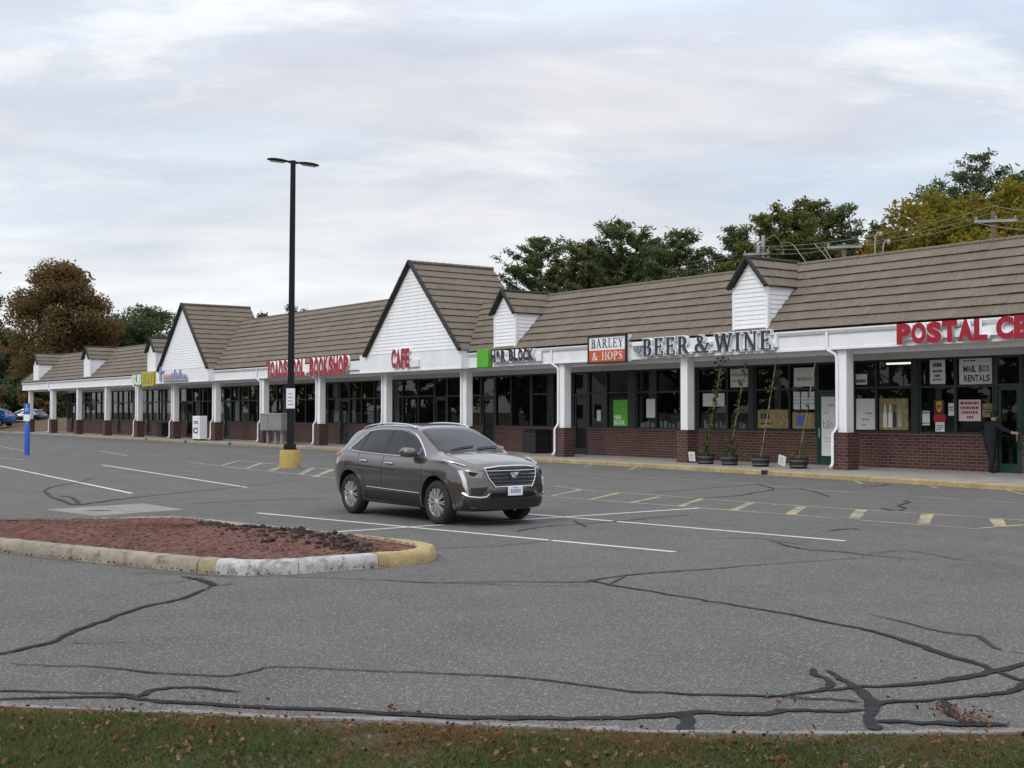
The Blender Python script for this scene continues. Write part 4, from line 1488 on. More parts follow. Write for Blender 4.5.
roman_row(s, '& HOPS', 0.24, 1.96, 0.10, 0.30, 0.006, M['sign_white'], y=-0.016, gap=.12)
# green square and block letters
s = at_building('shop_sign', -19.1, SY - 0.12, 3.70, label='bright green square and dark letters reading H&R BLOCK beside the tall gable', cat='sign')
m = MB(); m.box(0, 0.84, 0, 0.24, -0.02, 0.72); m.build('green_square', M['sign_green'], s, bevel=0.01)
font_row(s, 'H&R BLOCK', 1.05, 4.0, 0.17, 0.48, 0.16, M['sign_black'], M['sign_white'], bold=0.06, gap=0.05)
m = MB(); m.box(1.0, 4.30, 0.165, 0.24, 0.12, 0.56); m.box(4.06, 4.34, 0.10, 0.164, 0.12, 0.42); m.build('raceway', M['sign_white'], s)
# CAFE
s = at_building('shop_sign', -25.78, -0.70 - 0.13, 3.82, label='red letters reading CAFE on the nearer steep white gable', cat='sign')
font_row(s, 'CAFE', 0, 1.62, 0.0, 0.90, 0.125, M['red_plastic'], M['sign_white'], bold=0.055, gap=0.05)
m = MB(); m.box(1.68, 2.35, 0.02, 0.12, 0.02, 0.36); m.build('small_plate', M['sign_white'], s)
# TOADSTOOL BOOKSHOP
s = at_building('shop_sign', -39.95, SY - 0.12, 3.66, label='long sign of tall narrow red letters reading TOADSTOOL BOOKSHOP', cat='sign')
font_row(s, 'TOADSTOOL', 0, 4.72, 0.0, 0.96, 0.14, M['red_plastic'], M['sign_white'], bold=0.075, gap=0.05)
font_row(s, 'BOOKSHOP', 5.28, 9.5, 0.0, 0.98, 0.14, M['red_plastic'], M['sign_white'], bold=0.075, gap=0.05)
m = MB(); m.box(0.1, 10.9, 0.145, 0.24, 0.22, 0.62); m.build('raceway', M['sign_white'], s)
# pale script sign on the far gable: a tall blue first letter, then small pink and blue strokes that cannot be read
s = at_building('shop_sign', -56.2, -0.70 - 0.12, 3.74, label='faint pink and blue script sign on the farther steep white gable', cat='sign')
m = MB()
m.box(0.30, 0.50, 0.0, 0.11, 0.05, 1.06); m.box(0.0, 0.95, 0.003, 0.108, 0.66, 0.78)
m.build('letter', M['sign_blue_pale'], s)
rs = random.Random(3)
for k in range(9):
    x = 1.0 + k * 0.46
    h = rs.uniform(0.30, 0.46) if k not in (4, 6) else 0.62
    m = MB()
    p = [(x, .16), (x + .10, .16 + h), (x + .22, .16 + h * .6), (x + .30, .18), (x + .40, .22)]
    for i, q in enumerate(_path(p, .065)): m.prism(q, -0.0008 * i, 0.1, 'y')
    m.build('letter', M['sign_pink'] if k < 3 else M['sign_blue_pale'], s, fix=False)
m = MB(); m.box(0.9, 5.1, 0.02, 0.115, 0.02, 0.10); m.build('raceway', M['grey_metal'], s)
# white and yellow box sign
s = at_building('shop_sign', -61.4, SY - 0.34, 3.54, label='white and yellow SUBWAY sign under the far dormers', cat='sign')
font_row(s, 'SUB', 0.1, 1.95, 0.10, 0.72, 0.12, M['sign_white'], M['sign_green'], bold=0.05, gap=0.03)
m = MB(); m.box(2.0, 4.25, 0.02, 0.34, 0.0, 0.98); m.build('yellow_panel', M['sign_yellow'], s)
font_row(s, 'WAY', 2.15, 4.1, 0.14, 0.70, 0.02, M['sign_yellow'], M['ink_dark'], y=-0.004, bold=0.04, gap=0.04)
m = MB(); m.box(0.05, 1.98, 0.16, 0.34, 0.15, 0.85); m.build('white_panel', M['ink_blue'], s)

# ------------------------------------------------------------------ papers and posters behind the glass
PY = WY + 0.034
def poster(x0, x1, z0, z1, mat, label, bars=None, texts=(), border=None, y=PY, cat='poster', name='window_poster'):
    s = at_building(name, x0, y, z0, label=label, cat=cat)
    W_, H_ = x1 - x0, z1 - z0
    m = MB(); m.box(0, W_, 0, 0.004, 0, H_); m.build('sheet', mat, s)
    if bars:
        m = MB()
        rs = random.Random(int(x0 * 100))
        for (za, zb, xa, xb) in bars[1]:
            xx = xa
            while xx < xb:
                e = min(xb, xx + rs.uniform(.05, .16))
                m.box(xx * W_, e * W_, -0.003, -0.0005, za * H_, zb * H_)
                xx = e + 0.03
        m.build('print', bars[0], s)
    for tx, xa, xb, za, h, mt, bold in texts:
        font_row(s, tx, xa * W_, xb * W_, za * H_, h * H_, 0.0025, mt, mt, y=-0.003, bold=bold, name='lettering')
    return s
ID, IR = M['ink_dark'], M['ink_red']
poster(2.47, 3.60, 2.60, 3.38, M['paper_white'], 'white poster reading MAIL BOX RENTALS in the upper shop window',
       (ID, [(.88, .93, .12, .5)]), [('MAIL BOX', .12, .90, .46, .26, ID, .03), ('RENTALS', .14, .90, .10, .26, ID, .03)])
poster(1.44, 1.98, 2.63, 3.40, M['paper_white'], 'narrow white poster with dark print left of the mail box poster',
       (ID, [(.68, .84, .2, .8), (.46, .56, .2, .8), (.28, .38, .3, .7), (.14, .2, .2, .8)]))
poster(2.44, 3.18, 1.50, 2.14, M['paper_pink'], 'pale poster with lines of red print below the mail box poster',
       (IR, [(.78, .90, .08, .92), (.56, .68, .08, .92), (.34, .46, .14, .86), (.12, .24, .36, .66)]))
poster(3.24, 3.60, 1.62, 2.02, M['paper_yellow'], 'small cream notice just right of the red print poster', (ID, [(.5, .6, .1, .9), (.3, .4, .1, .9)]))
s = poster(1.58, 1.94, 1.72, 2.14, M['paper_brown'], 'small brown and gold parcel service sticker in the postal window', y=PY - 0.004)
m = MB(); m.prism([(.08, .20), (.10, .10), (.18, .03), (.26, .10), (.28, .20), (.28, .36), (.18, .40), (.08, .36)], -0.003, -0.0005, 'y'); m.build('shield', M['gold'], s)
font_row(s, 'UPS', .105, .255, .15, .12, .002, M['paper_brown'], M['paper_brown'], y=-0.006, bold=.03, name='lettering')
poster(1.56, 1.98, 1.48, 1.70, M['red_plastic'], 'red notice stuck under the brown parcel sticker')
poster(1.62, 1.94, 1.16, 1.46, M['paper_white'], 'white notice at the bottom of the postal window under the red one', (ID, [(.6, .7, .1, .9), (.4, .5, .1, .9), (.2, .3, .1, .7)]))
poster(1.14, 1.42, 1.36, 1.80, M['paper_white'], 'white notice with blue bands left of the red notice', (M['ink_blue'], [(.82, .94, .05, .95), (.1, .2, .05, .95)]))
poster(2.08, 2.28, 1.66, 2.04, M['paper_white'], 'slim white notice between the sticker and the window bar', (ID, [(.6, .7, .2, .8), (.4, .5, .2, .8)]))
s_yellow = poster(-0.45, 0.64, 1.20, 2.20, M['paper_yellow'], 'yellow wine poster with tall bottles beside the green window post', None, y=PY)
yp = s_yellow
for bx_, mt_ in ((.22, 'paper_white'), (.42, 'paper_white'), (.58, 'ink_dark'), (.78, 'pole_grey')):
    m = MB(); m.prism([(bx_ - .075, .08), (bx_ + .075, .08), (bx_ + .075, .50), (bx_ + .028, .62), (bx_ + .028, .80), (bx_ - .028, .80), (bx_ - .028, .62), (bx_ - .075, .50)], -.002, -.0005, 'y'); m.build('bottle_print', M[mt_], yp)
poster(-1.36, -0.62, 1.20, 2.20, M['paper_white'], 'large pale poster with a grey drawing right of the white column', (M['grey_metal'], [(.3, .36, .3, .7), (.5, .56, .5, .9), (.12, .18, .3, .5)]))
poster(-1.38, -0.92, 2.66, 3.0, M['paper_white'], 'white lettered strip in the window top beside the white column', (ID, [(.2, .5, .05, .9)]))
poster(-4.05, -3.0, 1.2, 1.75, M['paper_yellow'], 'brown and yellow display card in the liquor shop window by its door', (M['ink_blue'], [(.15, .85, .15, .55)]))
poster(-5.65, -4.25, 1.2, 1.85, M['paper_yellow'], 'wide brown and yellow display card behind the climbing vines', (M['ink_dark'], [(.2, .3, .1, .5), (.5, .8, .1, .4)]))
poster(-3.98, -3.05, 2.64, 3.28, M['paper_white'], 'grey white poster high in the liquor shop window by its door', (M['grey_metal'], [(.3, .5, .15, .8)]))
for i, (a, lb) in enumerate([(-4.0, 'left'), (-3.66, 'middle'), (-3.32, 'right')]):
    poster(a, a + 0.28, 1.86, 2.46, M['paper_white'], f'small white sheet, {lb} one of three in a row by the green door', (M['grey_metal'], [(.7, .76, .1, .9), (.5, .56, .1, .9), (.3, .36, .1, .9)]))
poster(-8.35, -7.25, 1.98, 2.46, M['paper_white'], 'plain white board in the liquor shop window behind the first vine')
poster(-6.95, -6.1, 2.66, 3.32, M['paper_white'], 'pale poster in the window top beside the second vine', (M['grey_metal'], [(.6, .75, .1, .9), (.3, .4, .1, .9)]))
s = poster(-13.42, -12.46, 1.20, 2.26, M['sign_green'], 'bright green poster reading H&R BLOCK in the shop window',
           None, [('H&R', .08, .52, .26, .16, M['sign_white'], .03), ('BLOCK', .08, .72, .06, .16, M['sign_white'], .03)])
poster(-11.45, -10.95, 1.55, 2.28, M['paper_white'], 'white sheet in the dark window right of the green poster')
poster(-14.45, -14.2, 1.4, 1.85, M['paper_white'], 'small white notice in the window left of the green poster')
s = poster(-2.76, -2.19, 0.30, 2.28, M['paper_white'], 'tall white poster with grey lettering on the green shop door', (M['grey_metal'], [(.84, .87, .5, .9), (.72, .74, .1, .5), (.3, .31, .2, .8), (.24, .25, .2, .8)]),
           [('b&h', .12, .88, .46, .15, M['grey_metal'], 0)], y=WY - 0.004)
rs = random.Random(8)
for (a, b) in [(-8.4, -7.2), (-6.9, -6.1), (-11.9, -9.6)]:
    m = MB()
    x = a
    while x < b:
        wd = rs.uniform(.09, .16); h = rs.uniform(.18, .34)
        m.box(x, x + wd * .8, WY + .15, WY + .26, 1.12, 1.12 + h, 0)
        x += wd + rs.uniform(.0, .18)
    m.build('window_display', M['paper_white'], plaza)

# ------------------------------------------------------------------ things standing on the walkway
def planter(x, y, label):
    p = at_building('barrel_planter', x, y, 0.004, label=label, cat='planter', group='half barrel planters along the kerb')
    m = MB()
    m.lathe([(0.0, 0.0), (0.25, 0.0), (0.275, 0.10), (0.295, 0.22), (0.305, 0.33), (0.28, 0.33), (0.27, 0.28), (0.0, 0.28)], 28)
    m.build('tub', M['barrel'], p, smooth=True)
    for z0 in (0.06, 0.22):
        m = MB()
        r0 = 0.263 + z0 * 0.15
        m.lathe([(r0, z0), (r0 + 0.008, z0), (r0 + 0.014, z0 + 0.045), (r0 + 0.004, z0 + 0.045)], 28)
        m.build('hoop', M['barrel_band'], p, smooth=True)
    m = MB(); m.lathe([(0.0, 0.30), (0.15, 0.305), (0.272, 0.285)], 20); m.build('soil', M['soil_dark'], p)
    return p
def vine(x, y, top, label, dens, bare=False):
    """twining hop plant up a string from planter to eaves"""
    v_ = at_building('climbing_vine', x, y, 0.29, label=label, cat='vine', group='vines on strings in front of the liquor shop')
    tx, ty, tz = top
    A = Vector((0, 0, 0)); B = Vector((tx - x, ty - y, tz - 0.29))
    m = MB(); m.tube([A, B], 0.010, 5); m.build('string', M['string'], v_)
    rs = np.random.default_rng(int(abs(x) * 100))
    P, U, V = [], [], []
    for t_, n_, sp in dens:
        for _ in range(max(1, int(n_ * .62))):
            q = A.lerp(B, min(1, max(0, t_ + rs.normal(0, 0.035))))
            o_ = rs.normal(0, sp, 3)
            d = rs.normal(0, 1, 3); d /= np.linalg.norm(d)
            e = np.cross(d, rs.normal(0, 1, 3)); e /= np.linalg.norm(e)
            sz = rs.uniform(0.03, 0.058)
            P.append([q.x + o_[0], q.y + o_[1] * .7, max(0.0, q.z + o_[2])]); U.append(d * sz); V.append(e * sz * .8)
    quads_mesh('foliage', np.array(P), np.array(U), np.array(V), M['fol_vine'], v_)
    m = MB()
    pts = []
    for i in range(40):
        q = A.lerp(B, i / 39 * 0.9)
        pts.append(q + Vector((math.cos(i * .9) * .025, math.sin(i * .9) * .025, 0)))
    m.tube(pts, 0.008, 5); m.build('stem', M['fol_vine'], v_)
planter(-5.5, -0.5, 'half barrel planter with a white card and a leafy vine, nearest the white column')
planter(-4.4, -0.5, 'half barrel planter with bushy vine foot, second from the left')
planter(-3.02, -0.5, 'half barrel planter with two pale hoops and no plant card, third from the left')
planter(-1.4, -0.55, 'half barrel planter with a tilted white card, beside the green door')
TZ = 3.58
def dl(a, b, n, k, sp): return [(a + (b - a) * i / max(1, n - 1), k, sp) for i in range(n)]
vine(-5.5, -0.5, (-5.3, 0.1, TZ), 'leafy hop vine climbing a string left of the window posters', dl(0, .1, 3, 26, .10) + dl(.12, .8, 16, 13, .065) + dl(.82, 1.0, 5, 14, .09), )
vine(-4.4, -0.5, (-4.15, 0.1, TZ), 'hop vine with bushy foot climbing a string, second from the left', dl(0, .12, 4, 50, .16) + dl(.14, .9, 16, 9, .06))
vine(-3.02, -0.5, (-2.84, 0.1, TZ), 'thin sparse vine on a string with a tuft near the top', dl(0, .1, 2, 8, .08) + dl(.55, .85, 6, 8, .14))
vine(-1.4, -0.55, (-1.2, 0.1, TZ), 'nearly bare slanting string with low leaves beside the green door', dl(0, .1, 3, 24, .12) + dl(.15, .5, 5, 3, .05))
for x, y, tl, lb in [(-5.72, -0.92, 0.0, 'square white card leaning upright on the leftmost planter'), (-1.72, -0.98, 0.25, 'tilted white card on the planter beside the green door')]:
    c_ = at_building('plant_card', x, y, 0.10, label=lb, cat='card')
    m = MB(); m.box(-0.15, 0.15, 0, 0.012, 0.0, 0.32); o = m.build('card_sheet', M['paper_white'], c_); o.rotation_euler = (0.12, tl, 0)
    m = MB()
    for k in range(4): m.box(-0.10, 0.10 - 0.04 * (k % 2), -0.003, -0.001, 0.07 + 0.055 * k, 0.085 + 0.055 * k)
    o = m.build('print', M['grey_metal'], c_); o.rotation_euler = (0.12, tl, 0)

def litter_bin(x, y, label, w_=0.62, h=1.02):
    b = at_building('litter_bin', x, y, 0.004, label=label, cat='bin')
    m = MB(); m.box(-w_ / 2, w_ / 2, -w_ / 2, w_ / 2, 0.03, h - 0.12); m.build('bin_body', M['black_plastic'], b, bevel=0.03)
    m = MB()
    m.hexa([(-w_ / 2 - .02, -w_ / 2 - .02, h - .12), (w_ / 2 + .02, -w_ / 2 - .02, h - .12), (w_ / 2 + .02, w_ / 2 + .02, h - .12), (-w_ / 2 - .02, w_ / 2 + .02, h - .12),
            (-w_ / 2 + .08, -w_ / 2 + .08, h), (w_ / 2 - .08, -w_ / 2 + .08, h), (w_ / 2 - .08, w_ / 2 - .08, h), (-w_ / 2 + .08, w_ / 2 - .08, h)])
    m.build('bin_lid', M['black_metal'], b, bevel=0.015)
    m = MB(); m.box(-w_ / 2 + .1, w_ / 2 - .1, -w_ / 2 - .006, -w_ / 2 + .05, h - .30, h - .18); m.build('bin_mouth', M['rubber'], b)
litter_bin(-17.85, 1.75, 'square dark litter bin against the brick wall behind the parked car', 0.95, 1.02)
litter_bin(-60.9, 1.5, 'dark litter bin against the far brick wall by the yellow sign', 0.9, 1.0)

# white upright cabinet with a dark emblem
b = at_building('standing_cabinet', -49.2, -0.7, 0.004, label='white upright cabinet with a dark oval emblem on the far walkway', cat='cabinet')
m = MB(); m.box(-0.58, 0.58, -0.25, 0.25, 0.08, 1.52); m.build('cabinet_body', M['sign_white'], b, bevel=0.03)
m = MB(); m.box(-0.52, 0.52, -0.20, 0.20, 0.0, 0.08); m.build('plinth', M['black_metal'], b)
m = MB()
for k, p in enumerate(_arc(-0.02, 0.62, .34, .15, 20, 330, .05, .14, 16)): m.prism(p, -0.262 - .0006 * k, -0.251, 'y')
for z0 in (1.05, 1.14): m.box(-.34, .34, -.26, -.251, z0, z0 + .05)
m.build('emblem', M['ink_dark'], b, fix=False)
m = MB(); m.tube([(0.5, -0.25, 0.8), (0.5, -0.30, 0.82), (0.5, -0.30, 1.05), (0.5, -0.25, 1.07)], 0.012, 6); m.build('handle', M['chrome'], b)

# grey parcel boxes on posts in front of the bookshop
b = at_building('parcel_boxes', -38.8, -0.75, 0.004, label='pair of grey metal mailbox cabinets on posts in front of the bookshop', cat='mailbox')
for x0, x1, z0, z1 in [(-0.95, 0.05, 0.74, 1.70), (0.12, 1.75, 0.76, 1.68)]:
    m = MB()
    m.box(x0, x1, -0.28, 0.28, z0, z1 - 0.08)
    m.prism([(-0.31, z1 - .08), (0.31, z1 - .08), (0.31, z1 - .03), (0, z1 + .02), (-0.31, z1 - .03)], x0 - .03, x1 + .03, 'x')
    o = m.build('mailbox', M['grey_metal'], b, bevel=0.012)
    m = MB()
    n = 2 if x1 - x0 < 1.2 else 3
    for i in range(n):
        a = x0 + .04 + (x1 - x0 - .06) * i / n
        for k in range(3): m.box(a, a + (x1 - x0 - .06) / n - .03, -0.288, -0.281, z0 + .05 + .28 * k, z0 + .29 + .28 * k)
    m.build('mailbox_door', M['grey_metal'], o)
for px in (-0.45, 0.55, 1.3):
    m = MB(); m.box(px - .09, px + .09, -0.07, 0.07, 0, 0.78); m.build('post', M['grey_metal'], b)

# blue post with a blue and white sign
px, py = gp(27, 455)
b = empty('accessible_parking_post', (px, py, 0), R(-20), label='thick blue post carrying a blue and white parking sign at the far left', cat='sign post')
k = py / F_PX
m = MB(); m.lathe([(0.10, 0), (0.115, 0.0), (0.115, 1.34), (0.10, 1.38), (0.0, 1.40)], 20); m.build('post', M['post_blue'], b, smooth=True)
m = MB(); m.box(-0.035, 0.035, -0.03, 0.03, 1.39, 2.28); m.build('sign_stem', M['grey_metal'], b)
m = MB(); m.box(-0.165, 0.165, -0.05, -0.036, 1.80, 2.28); m.build('sign_panel', M['post_blue'], b)
m = MB(); m.box(-0.17, 0.17, -0.052, -0.036, 1.50, 1.79); m.build('lower_panel', M['sign_white'], b)
m = MB()
m.lathe([(0.0, -0.056), (0.028, -0.056), (0.028, -0.052)], 12, 'y', (0.0, 0, 2.21))
for i, p in enumerate(_path([(0.0, 2.17), (0.0, 2.06), (0.06, 2.05), (0.08, 1.96)], .025) + _arc(-0.01, 2.0, .065, .065, 90, 330, .022, .022, 12)): m.prism(p, -0.056 - .0005 * i, -0.0505, 'y')
m.build('wheelchair_symbol', M['sign_white'], b, fix=False)

# ------------------------------------------------------------------ lot lamps
def lot_lamp(x, y, rz, label, sign=True):
    b = empty('lamp_post', (x, y, 0), rz, label=label, cat='lamp post')
    m = MB(); m.lathe([(0.0, 0.0), (0.36, 0.0), (0.36, 0.06), (0.345, 0.58), (0.32, 0.62), (0.0, 0.63)], 28); m.build('base', M['pole_base_yellow'], b, smooth=True)
    m = MB(); m.box(-0.24, 0.24, -0.24, 0.24, 0.62, 0.66); m.box(-0.19, 0.19, -0.19, 0.19, 0.66, 0.82)
    m.build('base_plate', M['black_metal'], b, bevel=0.02)
    m = MB(); a, c_ = 0.115, 0.085
    m.hexa([(-a, -a, .66), (a, -a, .66), (a, a, .66), (-a, a, .66), (-c_, -c_, 10.48), (c_, -c_, 10.48), (c_, c_, 10.48), (-c_, c_, 10.48)])
    m.build('pole', M['black_metal'], b, bevel=0.015)
    for sg in (-1, 1):
        hd = empty('lamp_head', (0, 0, 10.42)); hd.parent = b; hd.rotation_euler = (0, R(-5) * sg if sg < 0 else R(6), 0 if sg > 0 else 0)
        m = MB()
        prof = []
        v, f = [], []
        st = [(0.12, .05, .04), (0.22, .07, .05), (0.30, .16, .06), (0.45, .19, .075), (0.65, .185, .075), (0.80, .13, .055), (0.88, .04, .03)]
        for k, (d, w_, h) in enumerate(st):
            for q in range(10):
                an = 2 * math.pi * q / 10
                v.append((sg * d, w_ * math.cos(an), h * math.sin(an) if math.sin(an) > 0 else h * .5 * math.sin(an)))
            if k:
                for q in range(10):
                    q2 = (q + 1) % 10
                    f.append(((k - 1) * 10 + q, k * 10 + q, k * 10 + q2, (k - 1) * 10 + q2))
        f += [tuple(range(10)), tuple(10 * (len(st) - 1) + q for q in range(9, -1, -1))]
        m.raw(v, f); m.build('housing', M['black_metal'], hd, smooth=True)
        m = MB(); m.box(sg * .30 if sg > 0 else -.78, sg * .78 if sg > 0 else -.30, -.13, .13, -.048, -.040); m.build('lens', M['headlamp_clear'], hd)
        m = MB(); m.tube([(0, 0, 0), (sg * .16, 0, 0.0)], .045, 8); m.build('arm', M['black_metal'], hd)
    b.rotation_euler = (0, R(0.35), rz)
    if sign:
        m = MB(); m.box(-0.145, 0.145, -0.125, -0.113, 2.02, 2.70); sp = m.build('sign_plate', M['sign_white'], b)
        m = MB()
        for k in range(4): m.box(-0.09, 0.09 - .03 * (k % 2), -0.129, -0.1255, 2.14 + .12 * k, 2.17 + .12 * k)
        m.build('print', M['grey_metal'], sp)
    return b
px, py = gp(290, 468)
lot_lamp(px, py, R(8), 'tall black lamp post with two heads on a yellow concrete base')
lot_lamp(-31.9, 75.0, R(8), 'farther black lamp post with one head just showing at the left edge', False)

# ------------------------------------------------------------------ person at the postal door
def skin_body(name, verts, edges, radii, mat, parent, root=0, sub=2):
    me = bpy.data.meshes.new(name)
    me.from_pydata(verts, edges, [])
    ob = bpy.data.objects.new(name, me)
    COL.objects.link(ob)
    ob.modifiers.new('skin', 'SKIN').use_smooth_shade = True
    sv = me.skin_vertices[0].data
    for i, r in enumerate(radii):
        sv[i].radius = r if isinstance(r, tuple) else (r, r)
        sv[i].use_root = (i == root)
    s_ = ob.modifiers.new('sub', 'SUBSURF'); s_.levels = sub; s_.render_levels = sub
    dg = bpy.context.evaluated_depsgraph_get()
    m2 = bpy.data.meshes.new_from_object(ob.evaluated_get(dg))
    bpy.data.objects.remove(ob)
    m2.name = name
    for mt in (mat if isinstance(mat, list) else [mat]): m2.materials.append(mt)
    for p in m2.polygons: p.use_smooth = True
    o = bpy.data.objects.new(name, m2)
    COL.objects.link(o); o.parent = parent
    return o
# person frame: +x the way they face, z up; turned to face along the facade and a little into the door
pr = empty('person', L2W(3.80, 1.72, 0.004), BANG + R(62), label='person in dark clothes reaching for the shop door handle', cat='person')
pr.scale = (1.12, 1.16, 1.0)
vs, es, rad = [], [], []
def node(p, r, par=None):
    vs.append(p); rad.append(r)
    if par is not None: es.append((par, len(vs) - 1))
    return len(vs) - 1
pel = node((0, 0, .93), (.185, .160))
wst = node((.02, 0, 1.08), (.185, .160), pel)
chs = node((.05, 0, 1.27), (.205, .170), wst)
shl = node((.07, 0, 1.42), (.160, .120), chs)
nk = node((.10, 0, 1.50), .062, shl)
hd0 = node((.125, 0, 1.585), (.078, .085), nk)
hd1 = node((.14, 0, 1.66), (.092, .088), hd0)
hd2 = node((.135, 0, 1.735), (.070, .066), hd1)
for sg in (-1, 1):
    st_ = .10 if sg > 0 else -.06
    hp = node((0, sg * .105, .86), .125, pel)
    kn = node((.04 + st_ * .6, sg * .11, .49), .085, hp)
    an = node((-.01 + st_, sg * .11, .10), .058, kn)
    node((.02 + st_, sg * .105, .045), .046, an)
    node((.16 + st_, sg * .115, .035), .036, len(vs) - 1)
# left arm reaches forward to the handle, right arm hangs with the elbow bent
sL = node((.05, .19, 1.39), .085, shl)
eL = node((-.02, .29, 1.13), .066, sL)
wL = node((.12, .27, .93), .046, eL)
sR = node((.09, -.19, 1.40), .085, shl)
eR = node((.20, -.40, 1.24), .064, sR)
wR = node((.29, -.63, 1.16), .045, eR)
hands = []
for (wr, d) in ((wL, Vector((.75, .05, -.65))), (wR, Vector((.45, -.85, -.05)))):
    d.normalize()
    base = Vector(vs[wr])
    pm = node(tuple(base + d * .07), (.040, .022), wr)
    hands.append(base)
    sd_ = d.cross(Vector((0, 0, 1))).normalized() if abs(d.z) < .5 else Vector((0, 1, 0))
    upv = sd_.cross(d).normalized()
    for k, (L, o_) in enumerate([(.072, .030), (.080, .011), (.075, -.010), (.060, -.029)]):
        a = base + d * .10 + upv * o_
        n1 = node(tuple(a), .0095, pm)
        n2 = node(tuple(a + d * L * .55 + sd_ * .010), .0085, n1)
        node(tuple(a + d * L * .8 + sd_ * .035), .0075, n2)
    t1 = node(tuple(base + d * .055 + upv * .045 + sd_ * .01), .011, pm)
    node(tuple(base + d * .095 + upv * .058 + sd_ * .03), .009, t1)
body = skin_body('body', vs, es, rad, [M['cloth_dark'], M['skin']], pr, 0, 2)
for p in body.data.polygons:
    c_ = p.center
    sk = c_.z > 1.515 or any((c_ - (h + Vector((.07, 0, -.02)))).length < .085 + .05 for h in hands) and min((c_ - h).length for h in hands) > .03
    p.material_index = 1 if sk else 0
m = MB()
bm = bmesh.new(); bmesh.ops.create_uvsphere(bm, u_segments=18, v_segments=12, radius=1)
vv, ff = [], []
for q in bm.verts:
    c_ = q.co
    k = 1.0 if c_.x < .35 or c_.z > .35 else .86
    vv.append((.122 + c_.x * .104 * k, c_.y * .098 * k, 1.685 + c_.z * .112 * (1 if c_.z > 0 else .9)))
ff = [tuple(x_.index for x_ in fc.verts) for fc in bm.faces]
bm.free(); m.raw(vv, ff); m.build('hair', M['hair_dark'], pr, smooth=True)
m = MB()
for sg in (-1, 1): m.lathe([(0, .222), (.008, .220), (.009, .214)], 8, 'x', (0, sg * .032, 1.672))
m.build('eyes', M['ink_dark'], pr)
m = MB(); m.hexa([(.222, -.012, 1.625), (.244, -.010, 1.628), (.244, .010, 1.628), (.222, .012, 1.625), (.222, -.007, 1.67), (.228, -.004, 1.67), (.228, .004, 1.67), (.222, .007, 1.67)])
m.build('nose', M['skin'], pr, smooth=True)
# ------------------------------------------------------------------ trees
def px_at(px, D): return (px - 512) / F_PX * D
def tree_root(kind, px, D, label, group=None):
    return empty(kind, (px_at(px, D), D, 0), label=label, cat='tree', group=group)
def _orient(rg, n, up=0.0):
    """two half axes of a leaf whose face tends to look upwards"""
    nm = rg.normal(0, 1, (n, 3)); nm[:, 2] += up
    nm /= np.linalg.norm(nm, axis=1)[:, None]
    d = np.cross(nm, rg.normal(0, 1, (n, 3))); d /= np.linalg.norm(d, axis=1)[:, None] + 1e-9
    return d, np.cross(nm, d)
def pine(px, D, ytop, Rw, seed, label, mat='fol_pine', zmin=0.18, dens=1.0, ragged=0.35, tops=1):
    """white pine: whorls of limbs that end in upswept plumes of needles"""
    H = CAM_H + (412 - ytop) / F_PX * D
    root = tree_root('pine_tree', px, D, label, 'pine trees behind the shops')
    rg = np.random.default_rng(seed)
    m = MB()
    P, U, V = [], [], []
    for tp in range(tops):
        bx, by = (0, 0) if tp == 0 else (rg.uniform(.25, .5) * Rw * (1 if tp % 2 else -1), rg.uniform(-1, 1))
        Ht = H * (1 if tp == 0 else rg.uniform(.86, .95))
        hs = np.linspace(0, 1, 9)
        wob = np.cumsum(rg.normal(0, .06, (9, 2)), 0)
        tr = [(bx * min(1, h * 2) + wob[i, 0], by * min(1, h * 2) + wob[i, 1], h * Ht * .97) for i, h in enumerate(hs)]
        m.tube(tr, [max(.025, .26 * (1 - h) ** .8) * (1 if tp == 0 else .7) for h in hs], 7)
        z = zmin * Ht
        while z < Ht * .985:
            rel = (z - zmin * Ht) / (Ht * (1 - zmin))
            L0 = 1.6 * Rw * (1 - rel) ** .86 * (1 if tp == 0 else .7) + .35
            nb = int(rg.integers(5, 8))
            a0 = rg.uniform(0, 6.28)
            if rg.random() > .04:
                for b in range(nb):
                    an = a0 + 6.28 * b / nb + rg.normal(0, .25)
                    L = L0 * (1 + rg.normal(0, ragged)) 
                    L = max(.3, min(L, L0 * 1.45))
                    i = min(8, int(z / (Ht * .97) * 8))
                    o = np.array([tr[i][0], tr[i][1], z])
                    dr = np.array([math.cos(an), math.sin(an), 0])
                    rise = rg.uniform(.0, .30) + .45 * rel
                    tip = o + dr * L + np.array([0, 0, rise * L])
                    mid = o + dr * L * .55 + np.array([0, 0, rise * L * .35])
                    if L > .8: m.tube([o, mid, tip], [.05 * (1 - rel) + .02, .03, .012], 4, caps=False)
                    nc = max(3, int(L * 6.0))
                    for k in range(nc):
                        t_ = rg.uniform(.30, 1.05) ** .8
                        q = (o * (1 - t_) + tip * t_) + np.array([0, 0, -.12 * math.sin(t_ * 3.1) * L * .3])
                        nq = int(13 * dens)
                        d, e = _orient(rg, nq, 1.1)
                        ln = rg.uniform(.07, .19, nq)[:, None]
                        P.append(q + rg.normal(0, .22, (nq, 3)) * np.array([1, 1, .48]))
                        U.append(d * ln); V.append(e * rg.uniform(.025, .055, nq)[:, None])
            z += rg.uniform(.40, .74)
    m.build('trunk', M['bark'], root, fix=False)
    quads_mesh('crown', np.concatenate(P), np.concatenate(U), np.concatenate(V), M[mat], root)
    return root
